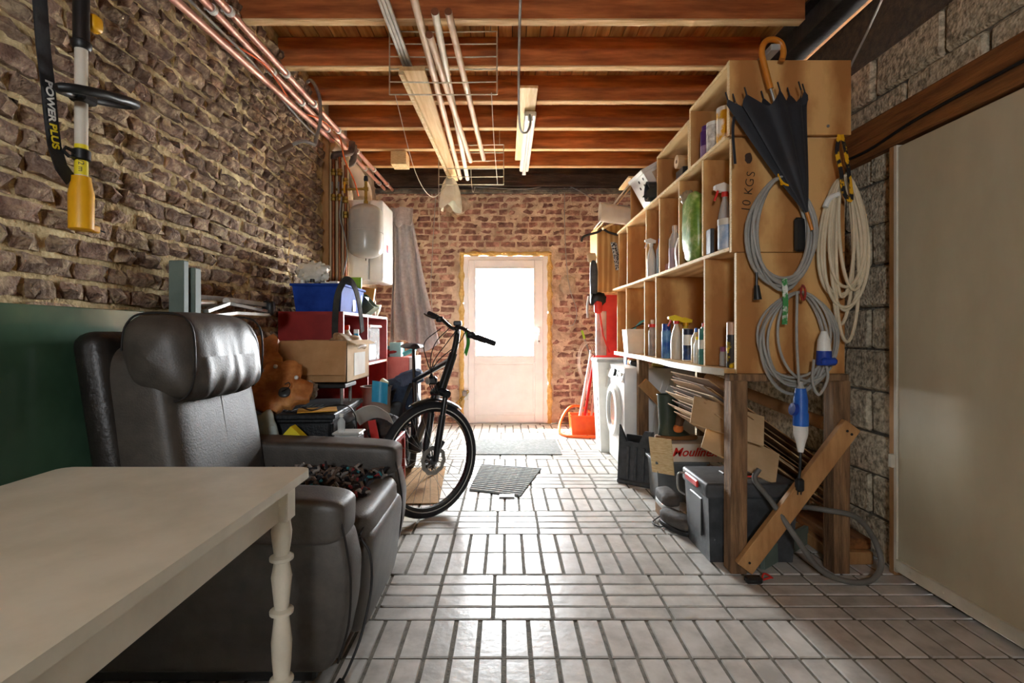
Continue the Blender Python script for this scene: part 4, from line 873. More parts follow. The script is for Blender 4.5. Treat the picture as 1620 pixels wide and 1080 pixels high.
# ================================================================ bicycle
FC = Vector((-.46, 3.10, .352)); RC = Vector((-.80, 4.25, .352))
u = Vector((-.738, -.675, 0)).normalized(); hd_ = (FC-RC); hd_.z = 0; hd_.normalize()
t = thing('bicycle', 'black trekking bicycle with disc brake and steered front wheel on a kickstand', 'bicycle', (-.62, 3.6, 0))
def wheel(name, c, fwd, disc):
    ax = Vector((-fwd.y, fwd.x, 0)); mx = frame(c, fwd, (0, 0, 1))
    RO, rt = .327, .025
    m = MB(mx); n = 56
    m.tube([(RO*math.cos(2*math.pi*k/n), RO*math.sin(2*math.pi*k/n), 0) for k in range(n)], rt, 12, closed=True); w = m.obj(name, RUBBER, t)
    m = MB(mx); pr = []
    for k in range(n):
        a = 2*math.pi*k/n; pr.append((.300*math.cos(a), .300*math.sin(a), 0))
    m.tube(pr, .01, 4, closed=True, flat=(.010, .013, (1, 0, 0))); m.obj('rim', BIKEP, w)
    for sg in (-1, 1):
        m = MB(mx); m.tube([(.312*math.cos(2*math.pi*k/n), .312*math.sin(2*math.pi*k/n), sg*.0205) for k in range(n)], .0032, 6, closed=True); m.obj('reflective_stripe', GREYL, w)
    m = MB(mx); m.lathe([(.012, -.055), (.03, -.04), (.03, -.03), (.018, -.025), (.018, .025), (.03, .03), (.03, .04), (.012, .055)], (0, 0, 0), 16); m.obj('hub', BIKEP, w)
    sp = MB(); sp.cyl((.022, 0, 0), (.295, 0, 0), .0013, 5); sm = sp.mesh('spoke', Vector()); sm.materials.append(METALD)
    for k in range(28):
        o = bpy.data.objects.new('spoke', sm); COL.objects.link(o); o.parent = w
        sgn = 1 if k % 2 else -1; a = 2*math.pi*k/28
        off = .35 * (1 if (k//2) % 2 else -1)
        p0 = Vector((.025*math.cos(a+off*3), .025*math.sin(a+off*3), sgn*.03)); p1 = Vector((.295*math.cos(a), .295*math.sin(a), 0))
        d = p1-p0; q = Vector((1, 0, 0)).rotation_difference(d)
        mw = mx @ Matrix.LocRotScale(p0, q, Vector((d.length/.295, 1, 1)))
        mw.translation -= WL[w.name]; o.matrix_local = mw
    if disc:
        m = MB(mx); n2 = 48; vs = []; fs = []
        for k in range(n2):
            a = 2*math.pi*k/n2; ro = .088 + .003*math.sin(a*10)
            for rr in (.062+.004*math.sin(a*10+1), ro):
                for zz in (disc-.001, disc+.001): vs.append((rr*math.cos(a), rr*math.sin(a), zz))
        for k in range(n2):
            b, c2 = k*4, ((k+1) % n2)*4
            fs += [(b, b+2, c2+2, c2), (b+1, c2+1, c2+3, b+3), (b+2, b+3, c2+3, c2+2), (b, c2, c2+1, b+1)]
        m.add(vs, fs)
        for k in range(6):
            a = k*math.pi/3; m.tube([(.02*math.cos(a), .02*math.sin(a), disc), (.05*math.cos(a+.35), .05*math.sin(a+.35), disc), (.066*math.cos(a+.3), .066*math.sin(a+.3), disc)], .005, 6)
        m.obj('brake_disc', METALD, w)
    return w, ax
fw_, fax = wheel('front_wheel', FC, u, -.036)
rw_, rax = wheel('rear_wheel', RC, hd_, .036)
back_ = -u; crown = FC + back_*.075 + Vector((0, 0, .395)); top_ = FC + back_*.175 + Vector((0, 0, .64))
near = fax if fax.y < 0 else -fax
# fork legs either side of the wheel
for sg in (-1, 1):
    m = MB(); m.tube([FC + near*sg*.058, FC + near*sg*.06 + back_*.012 + Vector((0, 0, .09))], [.017, .021], 12)
    m.tube([FC + near*sg*.06 + back_*.012 + Vector((0, 0, .08)), FC + near*sg*.06 + back_*.05 + Vector((0, 0, .27))], .0215, 12)
    m.tube([FC + near*sg*.06 + back_*.05 + Vector((0, 0, .27)), crown + near*sg*.058], .0165, 12); m.obj('fork_leg', BIKEP, t)
m = MB(); m.tube([crown + near*.075, crown + Vector((0, 0, .015)), crown - near*.075], .026, 12); m.obj('fork_crown', BIKEP, t)
m = MB(); m.tube([crown, top_], [.028, .026], 14); m.obj('head_tube', BIKEP, t)
m = MB(); m.tube([FC + near*.045 + back_*.02 + Vector((0, 0, .06)), FC + near*.045 + back_*.06 + Vector((0, 0, .11))], .018, 10); m.obj('brake_caliper', BIKEP, t)
stem_t = top_ + Vector((0, 0, .10)) + back_*.03
clamp = stem_t + Vector((.03, -.03, .06)) + u*.035
m = MB(); m.tube(cat_rom([top_, top_ + Vector((0, 0, .07)) + back_*.02, stem_t + Vector((0, 0, .03)), clamp], 6), .019, 12); m.obj('stem', BIKEP, t)
nd = Vector((.675, -.738, 0))
L_ = clamp - nd*.33 + Vector((0, 0, .10)) + back_*.02; R_ = clamp + nd*.30 + Vector((0, 0, -.09)) + back_*.04
bar = cat_rom([L_, clamp - nd*.16 + Vector((0, 0, .055)), clamp - nd*.05, clamp + nd*.05, clamp + nd*.16 + Vector((0, 0, -.045)), R_], 6)
m = MB(); m.tube(bar, .012, 10); hb_ = m.obj('handlebar', BIKEP, t)
for e0, e1 in ((L_, clamp - nd*.16 + Vector((0, 0, .055))), (R_, clamp + nd*.16 + Vector((0, 0, -.045)))):
    d = (e1-e0).normalized(); m = MB(); m.cyl(e0 - d*.01, e0 + d*.12, .017, 12); m.obj('grip', RUBBER, hb_)
    m = MB(); m.tube(cat_rom([e0 + d*.15, e0 + d*.13 + u*.04, e0 + d*.06 + u*.055, e0 + d*.01 + u*.05], 5), .006, 8); m.obj('brake_lever', BIKEP, hb_)
    m = MB(); m.sell(e0 + d*.16 + u*.01, (.05, .05, .04), .6, .6, 12, 8); m.obj('shifter', BLACK, hb_)
m = MB(); m.box(clamp + Vector((-.02, -.03, .015)), clamp + Vector((.03, .02, .045)), .006); m.obj('display', BLACK, hb_)
m = MB(); m.grid(lambda a, b: clamp + nd*(.11+.03*a) + u*.02 + Vector((.01*math.sin(b*4), 0, -.03-.13*b + .01*math.sin(a*6))), 6, 8, thick=.003); m.obj('green_tag', M('green_cloth_tag', '3c9a3a', '58b850', rough=.6), hb_)
for k in range(4):
    a = clamp + nd*(.14-.09*k) + u*.03; b = crown + u*.03 + near*(.02*k-.03)
    m = MB(); m.tube(cat_rom([a, a + u*(.10+.02*k) + Vector((.03, 0, -.09)), (a+b)/2 + u*(.12) + Vector((.02, 0, 0)), b + u*.03 + Vector((0, 0, .08)), b], 6), .0032, 6); m.obj('control_cable', CABK, hb_)
m = MB(); m.box(crown + u*.06 + Vector((-.03, -.025, .06)), crown + u*.06 + Vector((.03, .025, .11)), .012); hl = m.obj('headlamp', BLACK, t)
m = MB(); m.lathe([(.022, 0), (.022, .006), (0, .008)], crown + u*.09 + Vector((0, 0, .085)), 14, rot=u.to_track_quat('Z', 'Y').to_matrix().to_4x4()); m.obj('lens', CHROME, hl)
# mudguards follow the tyres
def guard(c, fwd, a0, a1, nm):
    mx = frame(c, fwd, (0, 0, 1)); m = MB(mx)
    def g(v, w_):
        a = R(a0 + (a1-a0)*v); b = (w_-.5)*2; r0 = .372 - .014*b*b
        return (r0*math.cos(a), r0*math.sin(a), b*.030)
    m.grid(g, 24, 6, thick=.003); m.obj(nm, BIKEP, t)
guard(FC, u, 68, 128, 'front_mudguard'); guard(RC, hd_, 60, 190, 'rear_mudguard')
# frame
BB = RC + hd_*.45 + Vector((0, 0, -.06)); ST0 = BB + Vector((0, 0, .0)); SAD = RC + hd_*.27 + Vector((0, 0, .64))
SEATC = ST0.lerp(SAD, .66)
dn = crown + Vector((0, 0, .05)); tp = top_ - Vector((0, 0, .03))
for nm, a, b, r_ in (('down_tube', dn, BB, .030), ('top_tube', tp, SEATC, .019), ('seat_tube', BB, SEATC, .019), ('seat_post', SEATC, SAD, .014)):
    m = MB(); m.tube([a, b], r_, 12); m.obj(nm, BIKEP, t)
for sg in (-1, 1):
    m = MB(); m.tube([RC + rax*sg*.065, SEATC], .010, 8); m.obj('seat_stay', BIKEP, t)
    m = MB(); m.tube([RC + rax*sg*.065, BB + rax*sg*.03], .011, 8); m.obj('chain_stay', BIKEP, t)
mx = frame(SAD + Vector((0, 0, .02)), hd_, (-hd_.y, hd_.x, 0)); m = MB(mx)
def sad(v, w_):
    a = 2*math.pi*w_; x = -.13 + .27*v; wd = .078*(1-v)**.7 + .022
    if v < .02 or v > .98: wd *= .1
    return (x, wd*math.cos(a), .03*math.sin(a)*(1 if math.sin(a) > 0 else .5))
m.grid(sad, 18, 16); m.obj('saddle', BLACK, t)
m = MB(); m.tube([RC + Vector((0, 0, .40)) - hd_*.16, RC + Vector((0, 0, .40)) + hd_*.17], .007, 8)
for sg in (-1, 1): m.tube([RC + rax*sg*.07, RC + rax*sg*.06 + Vector((0, 0, .40))], .006, 8); m.tube([RC + rax*sg*.06 + Vector((0, 0, .40)) - hd_*.18, RC + rax*sg*.06 + Vector((0, 0, .40)) + hd_*.17], .006, 8)
m.obj('rear_rack', BIKEP, t)
m = MB(); m.sell(BB, (.11, .15, .13), .6, .6, 18, 10); m.obj('motor', BLACK, t)
m = MB(); m.lathe([(.085, 0), (.09, .003), (0, .004)], BB - rax*.085*(1 if rax.y < 0 else -1)*-1, 24, rot=rax.to_track_quat('Z', 'Y').to_matrix().to_4x4()); m.obj('chainring', METALD, t)
for sg in (-1, 1):
    e = BB + rax*sg*.10 + (hd_*.03 + Vector((0, 0, -.165)))*sg*(1)
    m = MB(); m.tube([BB + rax*sg*.09, e], .011, 8); cr_ = m.obj('crank', BIKEP, t)
    m = MB(); m.box(e + Vector((-.05, -.045, -.012)), e + Vector((.05, .045, .012)), .006); m.obj('pedal', BLACK, cr_)
m = MB(); m.tube([BB + hd_*-.12 + rax*.05, BB + hd_*-.15 + rax*.16 + Vector((0, 0, -.285))], .010, 8); m.obj('kickstand', BIKEP, t)
# pannier bag hung on the rear rack
pc = RC + Vector((-.05, -.24, .23))
t2 = thing('pannier_bag', 'dark blue roll top bag hung beside the bicycle rear rack', 'bag', (pc.x, pc.y, pc.z-.2))
m = MB(); m.sell(pc, (.34, .20, .36), .5, .55, 34, 22, rot=(0, R(-22), R(12)), wr=.10, ws=9, seed=21); m.obj('bag_body', NAVY, t2)
m = MB(); m.sell(pc + Vector((.09, .0, .18)), (.22, .17, .12), .6, .6, 26, 14, rot=(0, R(-20), R(12)), wr=.2, ws=12, seed=22); m.obj('rolled_top', M('faded_navy_fabric', '45526a', '5f6e86', rough=.9, bump=.3), t2)
m = MB(); m.sell(pc + Vector((-.05, -.075, -.09)), (.30, .09, .19), .4, .45, 24, 14, rot=(0, R(-16), R(12)), wr=.05); m.obj('lower_pocket', BLACK, t2)
for dx in (-.04, .07):
    m = MB(); m.tube(cat_rom([pc + Vector((dx+.06, -.06, .18)), pc + Vector((dx+.02, -.118, .06)), pc + Vector((dx-.02, -.125, -.08)), pc + Vector((dx-.04, -.11, -.17))], 5), .01, 4, flat=(.014, .003, (1, 0, 0))); m.obj('strap', BLACK, t2)
# chain lock hung by the door side behind the bicycle
t3 = thing('chain_lock', 'gold and grey chain lock hanging on the jamb beside the white door', 'lock', (-.55, 6.29, .25))
m = MB()
for k in range(9):
    c = W(722 + k*2.2, 640 - k*2.6, 6.29); m.tube([c + Vector((.016*math.cos(a), .008*math.sin(a+k), .016*math.sin(a))) for a in [q*math.pi/4 for q in range(8)]], .006, 6, closed=True)
m.obj('chain', BRASS, t3)
m = MB(); m.sell(W(735, 622, 6.29), (.06, .05, .07), .5, .5, 14, 10); m.obj('lock_body', METALD, t3)

# ================================================================ floor mats
def matobj(name, label, corners, h, mat, ribs=0, cat='mat'):
    c = [Vector((x, y, 0)) for x, y in corners]; cen = sum(c, Vector())/4; t = thing(name, label, cat, (cen.x, cen.y, .002))
    m = MB(); m.add([v + Vector((0, 0, .002)) for v in c] + [v + Vector((0, 0, h)) for v in c], [(3, 2, 1, 0), (4, 5, 6, 7), (0, 1, 5, 4), (1, 2, 6, 5), (2, 3, 7, 6), (3, 0, 4, 7)]); m.obj('mat_body', mat, t)
    for k in range(ribs):
        a, b = (k+.25)/ribs, (k+.75)/ribs; m = MB()
        q = [c[0].lerp(c[3], a), c[1].lerp(c[2], a), c[1].lerp(c[2], b), c[0].lerp(c[3], b)]
        m.add([v + Vector((0, 0, h)) for v in q] + [v + Vector((0, 0, h+.003)) for v in q], [(4, 5, 6, 7), (0, 1, 5, 4), (1, 2, 6, 5), (2, 3, 7, 6), (3, 0, 4, 7)]); m.obj('rib', M('mat_rib', '747775', '9a9d9a', rough=.95, scale=30), t)
matobj('door_mat', 'flat grey carpet door mat in front of the white door', [(-.33, 4.68), (.52, 4.68), (.52, 5.33), (-.33, 5.33)], .010, MATG)
matobj('floor_mat', 'ribbed grey mat lying askew in front of the door mat', [(-.26, 3.62), (.10, 3.48), (.295, 4.20), (-.205, 4.33)], .009, MATG, 16)
matobj('coir_mat', 'brown coir mat under the bicycle front wheel', [(-.78, 3.32), (-.44, 3.34), (-.50, 4.25), (-.86, 4.20)], .008, MATB)
m = MB(); m.box((-.045, 3.45, .0), (.06, 3.51, .012), .002); tag(m.obj('metal_offcut', METALD), 'small dark metal plate sticking out under the ribbed mat', 'plate')
# ================================================================ ceiling rack, poles, plank, lamp
def wiregrid(name, label, y, x0, x1, z0, z1, n):
    t = thing(name, label, 'rack', ((x0+x1)/2, y, z0))
    for k in range(n):
        z = z0 + (z1-z0)*k/(n-1); m = MB(); m.tube([(x0, y, z), ((x0+x1)/2, y+.004, z-.004*(k % 2)), (x1, y, z)], .0042, 6); m.obj('cross_wire', WIREW, t)
    for x in (x0, x1): m = MB(); m.cyl((x, y, z0), (x, y, z1), .0048, 6); m.obj('end_wire', WIREW, t)
    for x in (x0+.04, x1-.04): m = MB(); m.cyl((x, y, z1), (x, y, 3.21), .003, 6); m.obj('hanger_wire', WIREW, t)
wiregrid('wire_pole_rack', 'rusty wire grid hung under the joists holding the near ends of poles', 3.22, -.735, -.055, 2.63, 3.03, 6)
wiregrid('wire_pole_rack', 'thinner wire grid hung near the back wall holding pole ends', 4.98, -.655, -.02, 2.575, 2.965, 6)
def rod(name, label, a, b, r, mat, cat='pole', end=None):
    t = thing(name, label, cat, a); m = MB(); m.cyl(a, b, r, 14); m.obj('shaft', mat, t)
    d = (Vector(a)-Vector(b)).normalized()
    m = MB(); m.cyl(Vector(a), Vector(a)+d*.004, r*.98, 14); m.obj('near_end', end or M('brown_end_grain', '6d4126', '86563a', rough=.8), t)
POLE = M('pale_wood_pole', 'c9a888', 'e2c8ab', rough=.5, scale=5, stretch=(8, .6, 8))
POLEW = M('white_painted_pole', 'd2cab6', 'e4dcc8', rough=.45)
rod('storage_pole', 'white painted round pole resting in the wire racks', Vector((-.37, 2.66, 2.80)), Vector((-.41, 5.48, 2.78)), .021, POLEW)
rod('storage_pole', 'thick brown wooden pole beside the white one in the wire racks', Vector((-.42, 2.80, 2.76)), Vector((-.335, 4.85, 2.76)), .021, POLE)
rod('storage_pole', 'outermost pale wooden pole, set apart in the wire racks', Vector((-.30, 2.66, 2.80)), Vector((-.21, 4.86, 2.78)), .020, POLE)
rod('storage_pole', 'long pale wooden pole next to the plank in the wire racks', Vector((-.455, 2.40, 2.785)), Vector((-.485, 5.45, 2.78)), .021, POLE)
t = thing('aluminium_rail', 'ribbed grey aluminium rail in the near wire rack', 'rail', (-.60, 2.9, 2.77))
for k in range(3): m = MB(); m.box((-.645+k*.021, 2.0, 2.785), (-.628+k*.021, 3.3, 2.805), .003); m.obj('rail_bar', CHROME, t)
m = MB(); m.prism([(-.655, 3.13), (-.50, 3.13), (-.505, 5.4), (-.59, 5.4)], 2.735, 2.76, 'Z'); tag(m.obj('storage_plank', M('pale_plank', 'c49a62', 'e0be8a', rough=.65, scale=4, stretch=(8, .5, 8))), 'pale plank lying in the wire racks beside the poles', 'plank')
m = MB(Matrix.Translation((-.66, 3.13, 2.71)) @ Euler((R(-.5), 0, R(-2))).to_matrix().to_4x4()); m.box((0, 0, 0), (.03, 2.2, .03), .003); tag(m.obj('timber_lath', PLYX), 'thin pale lath under the plank edge', 'lath')
t = thing('hanging_rag', 'crumpled white rag hanging from the plank end near the back wall', 'rag', (-.56, 5.2, 2.35))
def rag(a, b):
    an = 2*math.pi*a; r_ = .03 + .10*b**.7*(1+.35*math.sin(an*3+1)+.2*math.sin(an*5)) * (1.15-b*.5)
    return (-.575 + r_*math.cos(an), 5.2 + .6*r_*math.sin(an), 2.71 - .30*b*(1+.18*math.sin(an*2+.5)))
m = MB(); m.grid(rag, 40, 16, thick=.003); m.obj('cloth', BAGW, t)
for lab, pts in (('thin white string sagging from rack to rag', [(-.70, 3.22, 2.63), (-.69, 3.9, 2.35), (-.66, 4.6, 2.35), (-.60, 5.15, 2.62)]), ('thin string hanging straight between the two wire racks', [(-.09, 3.22, 2.64), (-.09, 4.0, 2.60), (-.08, 4.98, 2.58)]),
                 ('short string dangling below the farther wire rack', [(-.34, 4.98, 2.72), (-.335, 4.98, 2.60), (-.32, 4.98, 2.50), (-.30, 4.98, 2.55)]), ('long pale string hanging from the farther wire rack beside the rag', [(-.655, 4.98, 2.72), (-.655, 4.98, 2.45), (-.65, 4.98, 2.14)])):
    m = MB(); m.tube(cat_rom(pts, 6), .003, 6); tag(m.obj('string', STRING), lab, 'string')
t = thing('fluorescent_lamp', 'unlit fluorescent batten lamp under the joists', 'lamp', (.22, 4.9, 2.88))
m = MB(); m.box((.155, 4.22, 2.925), (.255, 5.70, 2.965), .01); m.obj('casing', LAMPW, t)
m = MB(); m.cyl((.205, 4.27, 2.905), (.205, 5.66, 2.905), .015, 14); m.obj('tube', TUBEW, t)
for y in (4.25, 5.67): m = MB(); m.box((.185, y-.02, 2.885), (.225, y+.02, 2.93), .004); m.obj('tube_holder', WHITE, t)
m = MB(); m.box((.10, 3.84, 2.97), (.245, 5.45, 2.992), .003); tag(m.obj('lamp_board', M('lamp_mount_board', 'd0ad74', 'e6cb98', rough=.6, scale=4, stretch=(8, .6, 8))), 'pale mounting board above the fluorescent lamp', 'board')
m = MB(); m.tube(cat_rom([(.075, 1.9, 2.99), (.078, 2.62, 2.90), (.08, 3.0, 2.84), (.09, 3.5, 2.68), (.11, 3.75, 2.62), (.16, 3.9, 2.66), (.195, 4.05, 2.78), (.20, 4.22, 2.93)], 8), .008, 8); tag(m.obj('lamp_cable', CABG), 'grey cable looping down to the fluorescent lamp', 'cable')
# wires on the back wall
for lab, pts in (('thin grey wire running down the back wall beside the door', [W(893, 292, BY-.03), W(894, 380, BY-.03), W(900, 450, BY-.03), W(912, 490, BY-.03), W(908, 512, BY-.03), W(898, 516, BY-.03)]), ('dark cable running down the back wall behind the drape', [W(690, 300, BY-.03), W(684, 400, BY-.03), W(682, 470, BY-.03), W(692, 540, BY-.03)]), ('thin cable strung along the top of the back wall', [W(640, 291, BY-.06), W(760, 296, BY-.06), W(830, 299, BY-.06), W(890, 292, BY-.06), W(940, 315, BY-.06)])):
    m = MB(); m.tube(cat_rom(pts, 6), .005, 6); tag(m.obj('wall_wire', CABG), lab, 'wire')
m = MB(); m.tube(cat_rom([W(457, 290, 3.72), W(458, 380, 3.72), W(455, 420, 3.70), W(462, 445, 3.70), W(470, 470, 3.70)], 5), .004, 6); tag(m.obj('wall_string', M('tan_string', 'b8935a', 'cba76c', rough=.9)), 'tan string hanging on the brick wall above the blue bin', 'string')
# ================================================================ wooden shelf unit on the right
SX0, SX1 = 1.055, 1.60
t = thing('plywood_shelf_unit', 'long homemade plywood shelf unit on rough timber posts with cables hung on its end', 'shelf unit', (1.3, 3.5, 0))
shelf = t
def ipol(tab, y):
    if y <= tab[0][0]: return tab[0][1]
    for (a, b), (c, d) in zip(tab, tab[1:]):
        if y <= c:
            k = (y-a)/(c-a); k = k*k*(3-2*k); return b + (d-b)*k
    return tab[-1][1]
LOWT = [(2.34, 1.05), (2.62, .995), (2.95, .985), (3.4, 1.01), (3.9, 1.035), (4.4, 1.03), (4.82, 1.03)]
MIDT = [(2.34, 1.075), (2.6, 1.06), (3.2, 1.05), (3.9, 1.03), (4.75, 1.0)]
def shelf_board(z0, z1, tab, y0, y1, strip=None, mat=PLYS):
    n = 30; ys = [y0 + (y1-y0)*k/n for k in range(n+1)]
    m = MB(); m.prism([(ipol(tab, y), y) for y in ys] + [(SX1-.01, y1), (SX1-.01, y0)], z0, z1, 'Z'); b = m.obj('shelf_board', mat, t)
    m = MB(); m.tube([(ipol(tab, y)-.004, y, (z0+z1)/2 - (.004 if strip else 0)) for y in ys], .01, 4, flat=(.004, (z1-z0)/2 + (.006 if strip else -.001), (1, 0, 0))); m.obj('edge_strip', strip or PLYX, b)
shelf_board(.93, .95, LOWT, 2.42, 4.80, WHITEP)
shelf_board(1.512, 1.53, MIDT, 2.42, 4.74)
shelf_board(2.04, 2.058, [(2.3, 1.05), (5, 1.045)], 2.42, 4.74)
def panel(a, b, mat=PLY, nm='divider'):
    m = MB(); m.box(a, b, .0015); d = m.obj(nm, mat, t)
    m = MB(); m.box((a[0]-.0025, a[1], a[2]), (a[0], b[1], b[2])); m.obj('pale_edge', PLYX, d); return d
panel((SX0+.035, 2.40, .93), (SX1, 2.42, 1.50), PLY, 'end_panel'); pl2 = panel((SX0+.012, 2.40, 1.503), (SX1, 2.42, 2.04), PLY, 'end_panel')
for y in (2.68, 3.55, 3.84, 4.42, 4.78): panel((1.052, y, .951), (SX1, y+.016, 1.511))
for y in (2.70, 3.07, 3.46, 3.79, 4.38, 4.70): panel((1.05, y, 1.531), (SX1, y+.016, 2.039))
# boxes on top
panel((SX0-.005, 2.385, 2.05), (SX1+.02, 2.41, 2.40), PLY, 'end_panel'); panel((SX0, 2.90, 2.059), (SX1, 2.916, 2.385)); panel((SX0, 2.925, 2.059), (SX1, 2.94, 2.33)); panel((SX0, 3.53, 2.059), (SX1, 3.546, 2.33)); panel((SX0+.02, 4.36, 2.059), (SX1, 4.376, 2.45)); 
for y0, y1, z in ((2.41, 2.915, 2.386), (2.925, 3.546, 2.331), (4.36, 4.74, 2.45)):
    m = MB(); m.box((SX0, y0, z), (SX1, y1, z+.016), .0015); b = m.obj('top_board', PLYS, t)
    m = MB(); m.box((SX0-.0025, y0, z), (SX0, y1, z+.016)); m.obj('pale_edge', PLYX, b)
m = MB(); m.box((SX1-.012, 2.42, .95), (SX1, 4.78, 2.04)); m.obj('back_panel', PLY, t)
for k, (x, z) in enumerate(((1.22, 2.085), (1.51, 2.09))): m = MB(); m.lathe([(.007, 0), (.007, .003), (0, .004)], (x, 2.384, z), 10, rot=(R(90), 0, 0)); m.obj('screw_head', METALD, t)
for tx, zz in (('1', 1.705), ('0', 1.735), ('K', 1.79), ('G', 1.83), ('S', 1.87)): text_mb(tx, .058, frame(Vector((1.132+(zz-1.7)*.15, 2.398, zz)), (.12, 0, 1), (-1, 0, .12)), bold=-.001).obj('handwritten_mark', BLACK, pl2)
m = MB(); m.sell((1.145, 2.399, 1.945), (.035, .004, .05), .9, .9, 12, 8, wr=.2, ws=40); m.obj('knot', M('dark_knot', '2e1d12', '4a3020', rough=.7), pl2)
# posts, rails, braces
def post(x0, x1, y0, y1, z1, seed):
    m = MB(); m.box((x0, y0, 0), (x1, y1, z1), .006); rs = random.Random(seed); m.v = [v + Vector((rs.uniform(-.004, .004), rs.uniform(-.004, .004), 0)) for v in m.v]; return m.obj('post', POSTW, t)
post(1.045, 1.125, 2.36, 2.44, .90, 1); post(1.52, 1.60, 2.36, 2.44, .90, 2); post(1.04, 1.12, 3.98, 4.05, .93, 3); post(1.52, 1.60, 3.98, 4.05, .93, 4)
m = MB(); m.box((1.045, 2.37, .895), (1.60, 2.43, .93), .004); m.obj('rail', POSTW, t)
m = MB(); m.box((1.55, 2.44, .88), (1.60, 4.0, .93), .004); m.obj('rail', POSTW, t)
def brace(a, b, w, th, mat=BRACEW):
    a, b = Vector(a), Vector(b); m = MB(frame((a+b)/2, b-a, (0, 0, 1))); l = (b-a).length
    m.box((-l/2, -w/2, -th/2), (l/2, w/2, th/2), .003); return m.obj('diagonal_brace', mat, t)
br = brace((1.09, 2.335, .045), (1.585, 2.335, .70), .085, .035)
for p in ((1.555, 2.316, .675), (1.575, 2.316, .66), (1.11, 2.316, .075)): m = MB(); m.lathe([(.006, 0), (.006, .002), (0, .003)], p, 8, rot=(R(90), 0, 0)); m.obj('screw_head', BLACK, br)
brace((1.06, 3.955, .74), (1.30, 3.955, .50), .085, .03)
# ---------------------------------------------------------------- things on the shelves
LZ, MZ, UZ = .951, 1.531, 2.059
def spray(name, label, loc, r, h, body, head, trig, liquid=None, cat='spray bottle'):
    tt = thing(name, label, cat, loc); x, y, z = loc
    m = MB(); m.lathe([(r*.95, 0), (r, .01), (r, h*.45), (r*.72, h*.62), (r*.35, h*.76), (r*.35, h*.80)], loc, 18); m.obj('bottle_body', body, tt)
    if liquid: m = MB(); m.lathe([(r*.96, .004), (r*.97, h*.35), (0, h*.35)], loc, 18); m.obj('liquid', liquid, tt)
    m = MB(); m.lathe([(r*.46, h*.79), (r*.46, h*.86)], loc, 14); m.obj('collar', trig, tt)
    m = MB(); m.prism([(x-r*1.5, z+h*.95), (x-r*1.5, z+h*.90), (x-r*.6, z+h*.86), (x+r*.9, z+h*.86), (x+r*1.0, z+h*.93), (x-r*.3, z+h*.99)], y-r*.4, y+r*.4, 'Y'); hh = m.obj('spray_head', head, tt)
    m = MB(); m.tube([(x-r*.9, y, z+h*.90), (x-r*1.25, y, z+h*.80), (x-r*1.5, y, z+h*.74)], r*.16, 6); m.obj('trigger', trig, hh)
    return tt
# lower row
carton('clear_tray_box', 'small clear plastic tray with a brown item at the shelf end', (1.19, 4.62, LZ), (1.36, 4.70, LZ+.17), CLEAR)
tt = thing('white_tub', 'white square tub filled with brushes on the lower shelf', 'tub', (1.11, 4.30, LZ))
m = MB(); m.add([(1.020, 4.240, LZ), (1.170, 4.240, LZ), (1.170, 4.380, LZ), (1.020, 4.380, LZ), (1.005, 4.225, LZ+.20), (1.185, 4.225, LZ+.20), (1.185, 4.395, LZ+.20), (1.005, 4.395, LZ+.20)], [(3, 2, 1, 0), (0, 1, 5, 4), (1, 2, 6, 5), (2, 3, 7, 6), (3, 0, 4, 7), (4, 5, 6, 7)]); m.obj('tub_body', WHITE, tt)
m = MB(); m.box((1.000, 4.220, LZ+.185), (1.190, 4.226, LZ+.205), .002); m.obj('rim', WHITE, tt)
m = MB(); m.tube([(1.085, 4.310, LZ+.2), (1.135, 4.290, LZ+.26), (1.195, 4.270, LZ+.29)], .009, 8); tag(m.obj('paint_brush', TEAL), 'teal brush handle sticking out of the white tub', 'brush')
m = MB(); m.tube([(1.045, 4.290, LZ+.2), (1.135, 4.260, LZ+.245), (1.285, 4.240, LZ+.26)], .005, 6); tag(m.obj('dark_stick', CABK), 'thin dark stick lying over the white tub', 'stick')
m = MB(); m.sell((1.145, 4.320, LZ+.21), (.09, .08, .05), .7, .7, 16, 10, wr=.2); tag(m.obj('sponge', M('brown_sponge', '8a5527', 'a86c38', rough=.9, bump=.5)), 'brown sponge resting on the white tub', 'sponge')
bottle('descaler_bottle', 'slim grey bottle with red collar and white cap', (1.095, 3.80, LZ), .028, .27, M('grey_print_bottle', '8b8a8c', 'b5b4b4', rough=.4, scale=20), WHITE, band=REDB, bandh=(.9, 1.0))
bottle('aerosol_can', 'tall blue aerosol can with pale label on the lower shelf', (1.089, 3.45, LZ), .031, .235, M('blue_can_print', '1f4fa0', '7db0d8', rough=.3, scale=14), BLUED, capr=.9, neck=.9, shoulder=.97, caph=.2, cat='aerosol')
spray('trigger_spray', 'white trigger spray bottle with yellow and red head', (1.107, 3.30, LZ), .036, .29, M('cream_bottle', 'd2c8b4', 'e2dac8', rough=.4), YELB, REDB)
bottle('mauve_bottle', 'curved mauve and white bottle behind the cream trigger spray', (1.135, 3.40, LZ), .024, .22, M('mauve_white_print', '8a6a8c', 'd8d2da', rough=.4, scale=12), REDB)
spray('trigger_spray', 'yellow trigger spray bottle against the back of the lower shelf', (1.225, 3.46, LZ), .04, .28, M('yellow_liquid_bottle', 'd8b62c', 'e8cc50', rough=.4), YELB, YELP)
bottle('pale_bottle', 'plain pale grey green bottle beside the dark label can', (1.135, 3.20, LZ), .025, .20, M('pale_greengrey', 'b8c4bd', 'ced8d2', rough=.4), WHITE, capr=.9, neck=.9, shoulder=.96)
